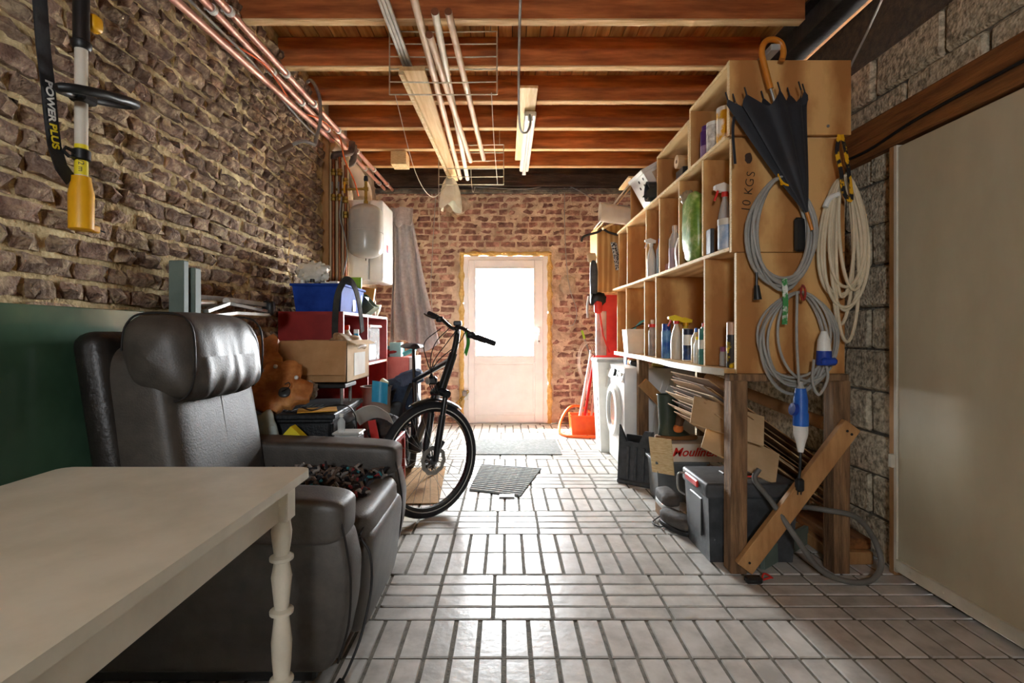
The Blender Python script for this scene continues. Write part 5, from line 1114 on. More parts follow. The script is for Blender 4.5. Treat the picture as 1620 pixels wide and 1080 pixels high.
bottle('dark_label_can', 'white can with dark blue label and black photo band', (1.11, 3.10, LZ), .031, .195, WHITE, M('near_black_blue', '1b2136', '262e48', rough=.4), capr=.98, neck=.95, shoulder=.98, caph=.18, band=M('dark_photo_label', '1a1f2e', '3e63a8', rough=.35, scale=16), bandh=(.05, .6), cat='can')
bottle('cream_bottle', 'cream bottle with blue nozzle on the lower shelf', (1.103, 2.95, LZ), .027, .20, M('cream_bottle2', 'd4c6a6', 'e4d8bc', rough=.4), BLUEC, capr=.3)
bottle('glue_bottle', 'small white waisted bottle before the teal aerosol', (1.075, 2.86, LZ), .018, .15, WHITE, YELB)
bottle('aerosol_can', 'tall teal green aerosol can on the lower shelf', (1.073, 2.76, LZ), .026, .225, M('teal_can_print', '2c6e6c', '5f9a94', rough=.3, scale=10), REDB, capr=.3, neck=.5, shoulder=.95, caph=.1, band=M('pale_can_band', 'c9cfc8', 'dfe3de', rough=.4), bandh=(.42, .66), cat='aerosol')
m = MB(); m.grid(lambda a, b: (1.13 + .14*(1-b)*.3 + .20*a, 3.00 + .05*b - .02*math.sin(a*8), LZ + .01 + .40*(1-b)*(.35+.65*a)), 12, 10, thick=.004); tag(m.obj('paper_sheet', PAPER), 'large cream paper sheet leaning inside the lower shelf bay', 'paper')
bottle('aerosol_can', 'aerosol can with yellow and black bands beside the end panel', (1.112, 2.50, LZ), .026, .225, M('yellow_black_print', '2c2c30', 'd8b820', rough=.35, scale=9, lo=.48, hi=.54), M('tan_cap', 'b99a84', 'c9ac96', rough=.4), capr=.95, neck=.95, shoulder=.98, caph=.28, cat='aerosol')
bottle('small_jar', 'small grey jar at the back beside the banded aerosol', (1.13, 2.62, LZ), .028, .10, CLEAR, MAUVE, capr=.9, neck=.9, caph=.25, cat='jar')
# middle row
spray('trigger_spray', 'white trigger spray bottle on the upper shelf beside a blue bottle', (1.072, 3.745, MZ), .032, .29, WHITE, WHITE, WHITE)
bottle('blue_bottle', 'slim pale blue bottle beside the white trigger spray', (1.11, 3.66, MZ), .026, .27, M('pale_blue_bottle', '8fb2cc', 'b4cede', rough=.3), BLUEC)
carton('pink_packet', 'low pink and white packet on the upper shelf', (1.08, 3.39, MZ), (1.17, 3.45, MZ+.055), M('pink_white_print', 'c97c92', 'e6d6d6', rough=.6, scale=20))
bottle('clear_canister', 'large clear canister with pink liquid on the upper shelf', (1.10, 3.31, MZ), .038, .29, CLEAR, CLEAR, band=M('pale_mauve_liquid', 'b9a6b2', 'cbbac4', rough=.2), bandh=(.05, .55), cat='canister')
m = MB(); m.tube(cat_rom([(1.06, 3.15, MZ), (1.05, 3.15, MZ+.10), (1.07, 3.15, MZ+.18)], 6), .01, 4, flat=(.012, .002, (0, 1, 0))); tag(m.obj('curved_strip', WHITE), 'curved white strip standing beside the clear canister', 'strip')
tt = thing('green_seed_bag', 'bulging green printed plastic bag on the upper shelf', 'bag', (1.16, 2.90, MZ))
m = MB(); m.sell((1.115, 2.94, MZ+.20), (.15, .20, .40), .55, .6, 34, 24, wr=.12, ws=9, seed=31); m.obj('bag', GREENB, tt)
m = MB(); m.sell((1.085, 3.03, MZ+.39), (.08, .06, .09), .8, .8, 20, 14, wr=.4, ws=22, seed=32); m.obj('twisted_top', M('brown_clear_film', '8d7a60', 'b5a488', rough=.3), tt)
spray('trigger_spray', 'clear trigger spray bottle half full of blue liquid', (1.12, 2.60, MZ), .036, .36, CLEAR, WHITE, REDB, BLUEC)
bottle('purple_bottle', 'mauve detergent bottle lying behind the blue spray', (1.165, 2.64, MZ), .04, .22, MAUVE, MAUVE, capr=.55, shoulder=.7)
bottle('white_lidded_pot', 'white lidded pot with blue label beside the blue spray', (1.085, 2.50, MZ), .04, .15, M('white_blue_print', '7c9cc0', 'e6e8e8', rough=.4, scale=10), M('cream_lid', 'cfc7b6', 'ddd6c8', rough=.4), capr=1.05, neck=1, shoulder=.98, caph=.22, cat='pot')
carton('dark_box', 'small dark narrow box at the bay edge', (1.055, 2.62, MZ), (1.075, 2.68, MZ+.13), GREYD)
m = MB(); m.sell((1.14, 2.455, MZ+.06), (.06, .05, .11), .7, .7, 20, 14, wr=.25, ws=20, seed=33); tag(m.obj('foil_packet', M('cream_foil', 'cdbf9c', 'e8deC4', rough=.3)), 'crumpled cream packet beside the white lidded pot', 'packet')
# top boxes
bottle('purple_shampoo', 'purple bottle with a paler lower half in the top box', (1.105, 2.80, UZ), .032, .20, PURPLE, PURPLE, capr=.8, neck=.8, shoulder=.95, band=M('lilac_print', '8d6a92', 'b59ab8', rough=.5, scale=14), bandh=(.02, .5))
bottle('white_pot', 'white printed pot in the top box beside the purple bottle', (1.10, 2.68, UZ), .04, .17, M('white_grey_print', '8c8c88', 'e6e4de', rough=.5, scale=26), WHITE, capr=1, neck=1, shoulder=.98, cat='pot')
bottle('yellow_white_pot', 'white pot with yellow label in the top box', (1.105, 2.55, UZ), .045, .19, M('white_yellow_print', 'e0ac20', 'efe8dc', rough=.5, scale=9, lo=.42, hi=.5), WHITE, capr=1.02, neck=1, shoulder=.98, cat='pot')
# open top: crate, boards, mat, rolls
tt = thing('perforated_crate', 'white perforated plastic crate tipped on the top shelf', 'crate', (1.12, 3.98, UZ))
cm = Matrix.Translation((1.17, 3.90, UZ+.205)) @ Euler((0, R(-30), R(4))).to_matrix().to_4x4()
m = MB(cm); w_, d_c, h_c = .26, .30, .28
for a, b in (((-w_/2, -d_c/2, -h_c/2), (w_/2, -d_c/2+.006, h_c/2)), ((-w_/2, d_c/2-.006, -h_c/2), (w_/2, d_c/2, h_c/2)), ((-w_/2, -d_c/2, -h_c/2), (-w_/2+.006, d_c/2, h_c/2)), ((w_/2-.006, -d_c/2, -h_c/2), (w_/2, d_c/2, h_c/2)), ((-w_/2, -d_c/2, -h_c/2), (w_/2, d_c/2, -h_c/2+.006))): m.box(a, b)
m.box((-w_/2-.012, -d_c/2-.012, h_c/2-.03), (w_/2+.012, -d_c/2, h_c/2), .003); m.box((-w_/2-.012, -d_c/2, h_c/2-.03), (-w_/2, d_c/2, h_c/2), .003); cb_ = m.obj('crate_body', WHITE, tt)
for i in range(5):
    for j in range(2): m = MB(cm); m.lathe([(.012, 0), (.012, .002), (0, .002)], (-w_/2-.0005, -.10+j*.09+(i % 2)*.03, -.10+i*.045), 10, rot=(0, R(-90), 0)); m.obj('hole', BLACK, cb_)
for i, (a, b) in enumerate(((-.05, -.09), (.05, -.09), (-.02, -.03), (.07, -.02))): m = MB(cm); m.lathe([(.017, 0), (.017, .002), (0, .002)], (a, -d_c/2-.0005, b), 12, rot=(R(90), 0, 0)); m.obj('hole', BLACK, cb_)
m = MB(cm); m.box((-.07, -d_c/2-.002, .01), (.10, -d_c/2, .09)); m.obj('paper_label', M('tan_paper_label', 'bda585', 'd2bd9e', rough=.7, scale=20), cb_)
for k, (lab, dx) in enumerate((('outer white board leaning beside the perforated crate', 0), ('inner cream board behind the white leaning one', .03))):
    m = MB(Matrix.Translation((.955+dx, 4.60, UZ+.20)) @ Euler((0, R(38), 0)).to_matrix().to_4x4()); m.box((-.005, -.22, -.20), (.005, .22, .20), .002); tag(m.obj('leaning_board', WHITEP if k == 0 else PLYX), lab, 'board')
m = MB(Matrix.Translation((.98, 4.60, UZ+.06)) @ Euler((0, R(-28), R(6))).to_matrix().to_4x4()); m.box((-.12, -.025, -.01), (.16, .025, .01), .002); tag(m.obj('wood_offcut', PLYX), 'short pale offcut poking out below the leaning boards', 'offcut')
tt = thing('rolled_black_mat', 'rolled dark rubber mat with a loose tail on the top shelf', 'mat roll', (1.2, 3.55, UZ))
def roll(a, b):
    an = a*2*math.pi*1.9; r_ = .075 - .022*a
    if a < .12: k = (.12-a)/.12; return (1.02 + b*.40 - .06*k, 3.68 - .075 - .03*k, UZ+.09-.075*k)
    return (1.02 + b*.40, 3.68 + r_*math.sin(an-1.4)*1.0, UZ+.085 + r_*math.cos(an-1.4)*1.0)
m = MB(); m.grid(roll, 60, 4, thick=.005); m.obj('sheet', SMOKE, tt)
tt = thing('brown_paper_roll', 'small roll of brown paper on the top shelf', 'paper roll', (1.2, 3.2, UZ))
m = MB(); m.cyl((1.08, 3.22, UZ+.045+.10), (1.42, 3.22, UZ+.045+.10), .042, 20); m.obj('paper', CARDL, tt)
m = MB(); m.cyl((1.078, 3.22, UZ+.145), (1.082, 3.22, UZ+.145), .012, 12); m.obj('core', CARDD, tt)
carton('dark_carton', 'low dark carton under the brown paper roll', (1.10, 3.16, UZ), (1.45, 3.29, UZ+.10), SMOKE)
tt = thing('large_paper_roll', 'large loose roll of pale paper sticking out beyond the shelf end', 'paper roll', (1.05, 4.55, UZ))
m = MB(); m.grid(lambda a, b: (.80 + b*.40, 4.32 + .20*b + (.085-.018*a)*math.sin(a*2*math.pi*1.35), UZ+.09 + (.085-.018*a)*math.cos(a*2*math.pi*1.35)), 50, 3, thick=.002); m.obj('sheet', M('pale_paper_roll', 'dccdb8', 'ebe0cf', rough=.7), tt)
for k, (lab, mt, z) in enumerate((('grey book lying under the orange book', GREYL, 0), ('orange book on the grey book on the top shelf', M('orange_book', 'c8692c', 'da8244', rough=.6), .03))):
    carton('book', lab, (1.08+.02*k, 4.02, UZ+z), (1.26+.02*k, 4.16, UZ+z+.028), mt, PAPER, 'book')
# ---------------------------------------------------------------- things hung on the end panel
PYF = 2.372
def coil(cx, cz, rx, rz, turns, r, seed, dr=.02, sag=.0, y=PYF):
    rs = random.Random(seed); pts = []
    for k in range(turns):
        ox, oz = rs.uniform(-dr, dr), rs.uniform(-dr, dr); ax_, az_ = rx*rs.uniform(.82, 1.08), rz*rs.uniform(.86, 1.1)
        for q in range(18):
            a = 2*math.pi*q/18 + math.pi/2; f = q/18
            tp_ = 1 - max(0, math.sin(a))**2
            pts.append((cx + ax_*math.cos(a)*(.72+.28*tp_) + ox*tp_, y - .012 + .014*math.sin(k*2.1+q*.35) - .002*k, cz + az_*math.sin(a) + (rz-az_)*max(0, math.sin(a)) + oz*tp_))
    return cat_rom(pts, 2)
tt = thing('grey_cable_coil', 'upper coil of thick grey cable hung on the plywood end panel', 'cable coil', (1.27, PYF, 1.35))
m = MB(); m.tube(coil(1.275, 1.595, .145, .245, 8, .0075, 3), .0078, 8); m.obj('cable', CABG, tt)
m = MB(); m.tube([(1.155, PYF-.03, 1.40), (1.155, PYF-.03, 1.33)], .006, 8); m.tube([(1.155, PYF-.03, 1.34), (1.16, PYF-.03, 1.275)], [.011, .018], 10); m.obj('black_plug', BLACK, tt)
m = MB(); m.box((1.345, PYF-.01, 1.50), (1.40, PYF+.01, 1.66), .012); m.obj('black_socket', BLACK, tt)
m = MB(); m.tube([(1.262, PYF-.02, 1.95), (1.262, PYF-.035, 1.84), (1.27, PYF-.038, 1.80)], .01, 4, flat=(.008, .002, (1, 0, 0))); m.tube(cat_rom([(1.25, PYF-.035, 1.855), (1.265, PYF-.045, 1.81), (1.30, PYF-.04, 1.80), (1.295, PYF-.035, 1.845)], 4, True), .005, 6, closed=True); m.obj('yellow_tie', YELP, tt)
m = MB(); m.tube([(1.275, PYF-.045, 1.37), (1.28, PYF-.045, 1.25), (1.275, PYF-.045, 1.16)], .01, 4, flat=(.012, .002, (1, 0, 0))); tie = m.obj('green_tie', M('green_white_tape', '3c8a48', 'e4e6dc', rough=.6, scale=14, lo=.48, hi=.54), tt)
tt = thing('cream_cable_coil', 'long drooping coil of cream cable at the edge of the end panel', 'cable coil', (1.56, PYF, 1.18))
rs = random.Random(8); pts = []
for k in range(9):
    bz_ = 1.80 - rs.uniform(.45, .72); wx = rs.uniform(.045, .125); ox = rs.uniform(-.03, .04)
    for q in range(14):
        a = 2*math.pi*q/14 + math.pi/2; f = (1-math.sin(a))/2
        pts.append((1.565 + wx*math.cos(a)*(.6+.5*f) + ox*f, PYF - .015 - .003*k + .008*math.sin(q), 1.845 - (1.845-bz_)*f))
m = MB(); m.tube(cat_rom(pts, 3), .0075, 8); m.obj('cable', CABW, tt)
m = MB(); m.tube(cat_rom([(1.47, PYF-.03, 1.70), (1.49, PYF-.03, 1.74), (1.53, PYF-.03, 1.76)], 4), .013, 8); m.obj('white_plug', WHITE, tt)
m = MB(); m.tube(cat_rom([(1.53, PYF-.04, 2.03), (1.515, PYF-.045, 1.95), (1.53, PYF-.05, 1.86), (1.54, PYF-.055, 1.76), (1.575, PYF-.055, 1.73), (1.565, PYF-.05, 1.86), (1.555, PYF-.045, 1.95), (1.54, PYF-.04, 2.03)], 5), .01, 4, flat=(.009, .0015, (1, 0, 0))); m.obj('yellow_black_strap', M('yellow_black_strap', '17171a', 'e0a818', rough=.6, scale=11, lo=.49, hi=.52), tt)
tt = thing('grey_extension_cable', 'lower loose coil of thin grey cable with blue and white connectors', 'cable coil', (1.37, PYF, .85))
m = MB(); m.tube(coil(1.36, 1.085, .17, .225, 8, .006, 12, .035), .0062, 8); m.obj('cable', CABG, tt)
m = MB(); m.tube(cat_rom([(1.33, PYF-.05, 1.31), (1.325, PYF-.055, 1.1), (1.335, PYF-.055, .9), (1.34, PYF-.055, .87)], 5), .0062, 8); m.tube(cat_rom([(1.45, PYF-.05, 1.02), (1.47, PYF-.05, .92), (1.43, PYF-.05, .84), (1.40, PYF-.05, .90), (1.41, PYF-.045, 1.0)], 5), .0062, 8); m.obj('loose_cable', CABG, tt)
m = MB(); m.lathe([(.010, .90), (.012, .88), (.022, .86), (.026, .83)], (1.343, PYF-.055, 0), 14); m.obj('grey_gland', GREYL, tt)
m = MB(); m.lathe([(.022, .87), (.03, .82), (.03, .76), (.033, .755), (.033, .70), (.0, .70)], (1.343, PYF-.055, 0), 18); sk = m.obj('blue_socket', BLUEC, tt)
m = MB(); m.lathe([(.028, 0), (.028, .018), (0, .018)], (1.312, PYF-.07, .775), 16, rot=(0, R(-80), 0)); m.obj('flip_cap', BLUED, sk)
m = MB(); m.lathe([(.031, .70), (.03, .66), (.018, .615), (.012, .58), (.0, .58)], (1.343, PYF-.055, 0), 18); m.obj('white_plug_body', WHITE, tt)
m = MB(); m.tube([(1.343, PYF-.055, .585), (1.34, PYF-.055, .50), (1.335, PYF-.055, .46)], .006, 8); m.box((1.32, PYF-.072, .40), (1.355, PYF-.04, .46), .008); m.cyl((1.33, PYF-.055, .40), (1.33, PYF-.055, .385), .003, 6); m.cyl((1.345, PYF-.055, .40), (1.345, PYF-.055, .385), .003, 6); m.obj('black_plug', BLACK, tt)
m = MB(); m.lathe([(.012, .0), (.026, -.04), (.030, -.09)], (1.452, PYF-.05, 1.13), 16); m.obj('white_plug_body', WHITE, tt)
m = MB(); m.lathe([(.031, -.09), (.033, -.15), (.03, -.155), (0, -.155)], (1.452, PYF-.05, 1.13), 16); m.box((1.425, PYF-.09, .975), (1.495, PYF-.06, 1.01), .01); m.obj('blue_socket', BLUED, tt)
m = MB(); m.tube(cat_rom([(1.355, PYF-.05, 1.34), (1.365, PYF-.055, 1.31), (1.36, PYF-.05, 1.27), (1.35, PYF-.045, 1.30)], 4, True), .005, 6, closed=True); m.obj('red_tie', M('red_black_tie', 'b3321f', '2a1a18', rough=.6, scale=14), tt)
# umbrella hooked over the top of the shelf
tt = thing('folded_umbrella', 'black umbrella with a curved wooden handle hooked on a clear bracket', 'umbrella', (1.30, 2.33, 1.65))
tip = Vector((1.385, 2.335, 1.665)); hb2 = Vector((1.21, 2.335, 2.26)); axu = (hb2-tip).normalized(); sd_ = axu.cross(Vector((0, -1, 0))).normalized()
if sd_.x < 0: sd_ = -sd_
def canopy(a, b):
    an = 2*math.pi*a; L2 = .60
    fold = 1 + .16*math.cos(8*an)
    side = math.cos(an); w2 = (.135 if side > 0 else .185)*b**.85*fold
    rim = .07*abs(math.sin(4*an + .4))*b**6 + .03*side*b**6
    p = tip + axu*(L2*b*.97 - rim) + sd_*(side*w2) + Vector((0, -1, 0))*(math.sin(an)*.034*b**.6*fold)
    return p
m = MB(); m.grid(canopy, 64, 22); m.obj('canopy', UMB, tt)
for k in range(8):
    p = Vector(canopy((k*math.pi/4 - .1)/(2*math.pi), 1.0)); m = MB(); m.cyl(p - axu*.01, p + axu*.03, .0035, 6); m.obj('rib_tip', BLACK, tt)
m = MB(); m.tube(cat_rom([canopy(.5, .9), canopy(.5, .9) + Vector((-.01, -.01, -.08)), canopy(.5, .9) + Vector((0, -.01, -.22))], 5), .01, 4, flat=(.006, .0012, (1, 0, 0))); m.obj('tie_strap', UMB, tt)
m = MB(); m.cyl(tip + axu*.04, hb2 + axu*.02, .006, 8); m.obj('shaft', METALD, tt)
m = MB(); m.cyl(tip - axu*.075, tip + axu*.01, .008, 10); m.obj('ferrule', UMBW, tt)
hk = [hb2 - axu*.02, Vector((1.19, 2.335, 2.34)), Vector((1.175, 2.335, 2.41)), Vector((1.19, 2.335, 2.455)), Vector((1.225, 2.335, 2.468)), Vector((1.262, 2.335, 2.45)), Vector((1.275, 2.335, 2.41)), Vector((1.268, 2.335, 2.375))]
m = MB(); m.tube(cat_rom(hk, 6), .0135, 12); m.obj('handle', UMBW, tt)
m = MB(); m.box((1.20, 2.30, 2.402), (1.245, 2.60, 2.43), .004); tag(m.obj('clear_bracket', CLEAR), 'clear plastic strip on the shelf top under the umbrella handle', 'bracket')
# ---------------------------------------------------------------- far end of the shelf
tt = thing('pine_cabinet', 'pale pine cabinet fixed to the far end of the shelf unit', 'cabinet', (1.18, 5.1, 1.52))
m = MB(); m.box((.895, 4.98, 1.52), (1.58, 5.40, 2.18), .004); m.obj('carcass', PINE, tt)
m = MB(); m.box((.893, 4.976, 1.52), (.905, 4.984, 2.18)); m.obj('corner_strip', PLYX, tt)
tt = thing('clothes_hanger', 'dark clothes hanger hooked on the pine cabinet', 'hanger', (.9, 4.93, 2.0))
m = MB(); m.tube(cat_rom([(.735, 4.94, 2.01), (.76, 4.94, 2.06), (.89, 4.94, 2.10), (.945, 4.94, 2.128), (1.0, 4.94, 2.10), (1.09, 4.94, 2.075)], 6), .011, 8); m.tube(cat_rom([(.945, 4.94, 2.125), (.945, 4.94, 2.16), (.965, 4.945, 2.175), (.975, 4.95, 2.155)], 5), .004, 6); m.obj('hanger_arm', M('dark_hanger', '2b2a28', '3d3b38', rough=.5), tt)
m = MB(); m.grid(lambda a, b: (1.02 + .06*a + .05*b, 4.935 - .02*math.sin(a*5), 2.0 - .27*b), 8, 12, thick=.004); tag(m.obj('checked_cloth', CHECK), 'black and white checked cloth hanging on the pine cabinet', 'cloth')
m = MB(); m.box((.93, 5.24, 0), (1.25, 5.26, 1.515), .003); tag(m.obj('red_board', REDB), 'tall bright red board standing under the pine cabinet', 'board')
m = MB(); m.cyl((.955, 5.10, .90), (.955, 5.10, 1.34), .055, 20); tag(m.obj('film_roll', M('pink_film_roll', 'b98f86', 'd5b4aa', rough=.2, coat=.5)), 'roll of pinkish shiny film standing before the red board', 'roll')
tt = thing('hanging_gloves', 'grey work gloves with a red patch hanging from the pine cabinet', 'gloves', (.88, 5.0, 1.2))
m = MB(); m.sell((.86, 4.97, 1.63), (.075, .05, .40), .6, .6, 18, 16, wr=.12, ws=14, seed=41); m.obj('grey_glove', GREYD, tt)
m = MB(); m.sell((.90, 4.95, 1.45), (.15, .06, .12), .7, .7, 18, 12, wr=.25, ws=16, seed=42); m.obj('dark_cuff', BLACK, tt)
m = MB(); m.sell((.895, 4.93, 1.37), (.08, .05, .12), .6, .6, 16, 12, wr=.1); m.obj('red_patch', REDB, tt)
m = MB(); m.tube(cat_rom([(.81, 4.95, 1.48), (.795, 4.95, 1.38), (.80, 4.95, 1.27)], 5), .012, 8); m.obj('pale_finger', GREYL, tt)
m = MB(); m.tube([(.91, 4.94, 1.34), (.95, 4.96, 1.1), (1.02, 5.0, .93)], .01, 4, flat=(.008, .0015, (1, 0, 0))); m.obj('red_ribbon', REDB, tt)
m = MB(); m.sell((.845, 4.98, 1.86), (.09, .04, .10), .7, .7, 16, 12, wr=.2, seed=5); m.obj('tan_cuff', M('tan_cloth', 'c0a27c', 'd2b690', rough=.9), tt)
# laundry basket, washing machine
tt = thing('laundry_basket', 'tall white plastic laundry basket behind the washing machine', 'basket', (1.02, 4.98, 0))
m = MB(); m.add([(.90, 4.80, 0), (1.18, 4.80, 0), (1.18, 5.06, 0), (.90, 5.06, 0), (.86, 4.76, .86), (1.22, 4.76, .86), (1.22, 5.08, .86), (.86, 5.08, .86)], [(3, 2, 1, 0), (0, 1, 5, 4), (1, 2, 6, 5), (2, 3, 7, 6), (3, 0, 4, 7), (4, 5, 6, 7)]); bk = m.obj('basket_body', WHITE, tt)
m = MB(); m.box((.85, 4.75, .85), (1.23, 5.09, .88), .006); m.obj('rim', GREYL, tt)
for k in range(8):
    z = .12 + k*.06; x = .90 - .04*z/.86 - .0015
    m = MB(); m.box((x-.001, 4.84, z), (x+.004, 4.87, z+.035)); m.obj('slot', SMOKE, bk)
tt = thing('washing_machine', 'white front loading washing machine under the shelf unit', 'washing machine', (1.24, 4.40, 0))
m = MB(); m.box((.955, 4.10, .015), (1.53, 4.70, .84), .012, seg=2); wm = m.obj('casing', WHITEM, tt)
for k in range(5): m = MB(); m.tube(cat_rom([(1.18+k*.055, 4.098, .32), (1.20+k*.055, 4.094, .52), (1.27+k*.05, 4.098, .74)], 6), .006, 6); m.obj('pressed_rib', WHITEM, wm)
m = MB(); m.prism([(.955, .715), (.935, .73), (.965, .835), (.985, .838)], 4.11, 4.69, 'Y'); cp = m.obj('control_panel', WHITEM, tt)
m = MB(); m.cyl((.94, 4.34, .785), (.915, 4.34, .79), .032, 20); m.obj('dial', BLACK, cp)
m = MB(); m.box((.938, 4.14, .765), (.946, 4.26, .80)); m.obj('display', GREYL, cp)
dc = Vector((.953, 4.41, .46)); rot_ = Matrix.Rotation(R(-90), 4, 'Y')
m = MB(); m.lathe([(.225, 0), (.23, .02), (.215, .04), (.165, .045), (.155, .03), (.155, 0)], dc, 40, rot=rot_); dd = m.obj('door_ring', WHITE, tt)
m = MB(); m.lathe([(.158, .028), (.13, .02), (.08, .0), (0, -.01)], dc, 36, rot=rot_); m.obj('door_glass', M('dark_door_glass', '4a5155', '6a7276', rough=.06, coat=1), dd)
for y in (4.14, 4.66): m = MB(); m.cyl((.99, y, 0), (.99, y, .018), .02, 10); m.obj('foot', BLACK, tt)
carton('detergent_box', 'blue and white detergent box on the washing machine', (1.08, 4.56, .841), (1.28, 4.66, .925), M('detergent_print', '2c62a8', 'e8ece8', rough=.5, scale=12), M('red_oval_print', 'c23a34', 'e8e6e0', rough=.5, scale=9))
m = MB(); m.sell((1.08, 4.22, .868), (.11, .08, .05), .6, .6, 18, 10, rot=(0, R(15), 0)); tag(m.obj('black_brush', BLACK), 'black scrubbing brush on the washing machine', 'brush')
m = MB(); m.sell((1.13, 4.42, .87), (.14, .10, .055), .5, .5, 18, 10, wr=.1); tag(m.obj('wooden_block', M('tan_block', 'b07a3c', 'c79252', rough=.7)), 'tan block lying on the washing machine', 'block')
m = MB(); m.sell((1.33, 4.20, .865), (.22, .12, .05), .7, .7, 22, 12, wr=.3, ws=12, seed=44); tag(m.obj('dark_rag', BLACK), 'dark rag on the washing machine behind the post', 'rag')
m = MB(); m.sell((1.26, 4.16, .865), (.12, .05, .04), .8, .8, 16, 10, wr=.2); tag(m.obj('yellow_glove', M('pale_yellow_rubber', 'c8b64a', 'd8c868', rough=.5)), 'pale yellow rubber glove on the washing machine', 'glove')
m = MB(Matrix.Translation((.945, 4.745, .70)) @ Euler((0, R(4), 0)).to_matrix().to_4x4()); m.box((-.004, -.05, -.08), (.0, .04, .08)); tag(m.obj('paper_note', PAPER), 'white paper note stuck between basket and washing machine', 'paper')
# orange tub with tubes, hose, mop
tt = thing('orange_tub', 'orange plastic tub on the floor by the back wall', 'tub', (.87, 5.68, 0))
m = MB(); x0, x1, y0, y1, h_ = .735, 1.03, 5.60, 5.80, .215
m.add([(x0, y0, 0), (x1, y0, 0), (x1, y1, 0), (x0, y1, 0), (x0-.02, y0-.02, h_), (x1+.02, y0-.02, h_), (x1+.02, y1+.02, h_), (x0-.02, y1+.02, h_), (x0-.01, y0-.01, h_), (x1+.01, y0-.01, h_), (x1+.01, y1+.01, h_), (x0-.01, y1+.01, h_), (x0+.01, y0+.01, .01), (x1-.01, y0+.01, .01), (x1-.01, y1-.01, .01), (x0+.01, y1-.01, .01)],
      [(3, 2, 1, 0)] + [(r_*4+k, r_*4+(k+1) % 4, (r_+1)*4+(k+1) % 4, (r_+1)*4+k) for r_ in range(3) for k in range(4)] + [(12, 13, 14, 15)]); m.obj('tub_body', ORANGE, tt)
m = MB(); m.box((x0-.028, y0-.028, h_-.012), (x1+.028, y0-.018, h_), .002); m.obj('rim', ORANGE, tt)
for lab, a, b, r_, mt in (('red tube leaning in the orange tub', (.86, 5.70, .03), (1.03, 5.92, .86), .016, REDB), ('white tube leaning in the orange tub', (.80, 5.68, .03), (.99, 5.90, .88), .018, WHITE), ('grey steel tube leaning in the orange tub', (.90, 5.76, .03), (1.0, 5.98, .92), .014, CHROME), ('thin pale tube leaning in the orange tub', (.94, 5.69, .03), (1.06, 5.90, .80), .012, WHITEP)):
    m = MB(); m.cyl(a, b, r_, 12); tag(m.obj('leaning_tube', mt), lab, 'tube')
tt = thing('mop_handle', 'grey mop handle with a lime green tip against the back wall', 'mop', (1.15, 6.1, 0))
m = MB(); m.cyl((1.30, 6.12, .02), (.975, 6.30, 1.06), .012, 12); m.obj('shaft', METALD, tt)
m = MB(); m.cyl((.978, 6.298, 1.05), (.945, 6.315, 1.155), .015, 12); m.obj('green_tip', GREEN, tt)
m = MB(); m.tube(cat_rom([(.66, 5.48, .016), (.60, 5.66, .016), (.64, 5.88, .12), (.76, 6.0, .25), (.92, 6.02, .24), (1.1, 5.95, .10), (1.2, 5.75, .016), (1.12, 5.50, .016), (.92, 5.42, .016), (.74, 5.44, .016)], 8, True), .015, 10, closed=True); tag(m.obj('orange_hose', ORANGE), 'orange hose looped round the orange tub', 'hose')
rs = random.Random(4); m = MB()
for k in range(5):
    c = Vector((.95+.02*k, 6.0+.02*k, .78)); m.tube([c + Vector((.10*math.cos(a)*(1+.1*k), .03*math.sin(a+k), .24*math.sin(a))) for a in [q*math.pi/10 for q in range(20)]], .003, 5, closed=True)
tag(m.obj('wire_coil', STRING), 'loose coil of thin pale wire behind the laundry basket', 'wire')
# ---------------------------------------------------------------- clutter under the shelf
tt = thing('folded_black_crate', 'folded black plastic crate standing in front of the washing machine', 'crate', (.98, 3.75, 0))
cm = Matrix.Translation((.93, 3.78, 0)) @ Euler((R(-5), 0, R(-38))).to_matrix().to_4x4()
m = MB(cm); m.prism([(-.10, .0), (.16, 0), (.16, .40), (.10, .40), (.06, .31), (-.04, .31), (-.10, .43)], -.02, .01, 'Y'); m.obj('front_side', GREYD, tt)
m = MB(cm); m.prism([(-.06, .0), (.20, 0), (.20, .36), (-.06, .36)], .025, .05, 'Y'); m.obj('rear_side', BLACK, tt)
for x in (-.03, .03, .09): m = MB(cm); m.box((x, -.032, .04), (x+.022, -.018, .28), .004); m.obj('rib', GREYD, tt)
m = MB(cm); m.box((-.10, -.035, 0), (.17, .06, .03), .006); m.obj('base_bar', GREYD, tt)
tt = thing('grey_bin', 'grey plastic bin under the white appliance box', 'bin', (1.16, 3.5, 0)); bin_(tt, 1.0, 1.33, 3.36, 3.59, .001, .275, .015, M('mid_grey_plastic', '5c6163', '787d7f', rough=.5))
tt = thing('appliance_box', 'white appliance box with red script lettering', 'box', (1.28, 3.52, .276))
m = MB(); m.box((1.06, 3.33, .277), (1.56, 3.60, .395), .003); m.obj('box_body', M('box_white', 'cfc6ba', 'dfd8ce', rough=.6), tt)
text_mb('Moulinex', .078, frame(Vector((1.235, 3.3285, .34)), (1, 0, 0), (0, 0, 1)), font_shear=.35, bold=.0015).obj('red_lettering', REDB, tt)
m = MB(Matrix.Translation((1.0, 3.30, .44)) @ Euler((R(14), 0, R(-38))).to_matrix().to_4x4()); m.box((-.075, -.004, -.25), (.075, .004, .0), .001); tag(m.obj('thin_ply_piece', PLYX), 'thin pale plywood piece leaning on the grey bin', 'board')
tt = thing('rubber_boot', 'dark green rubber boot standing on the appliance box', 'boot', (1.12, 3.5, .396))
m = MB(); z0 = .40
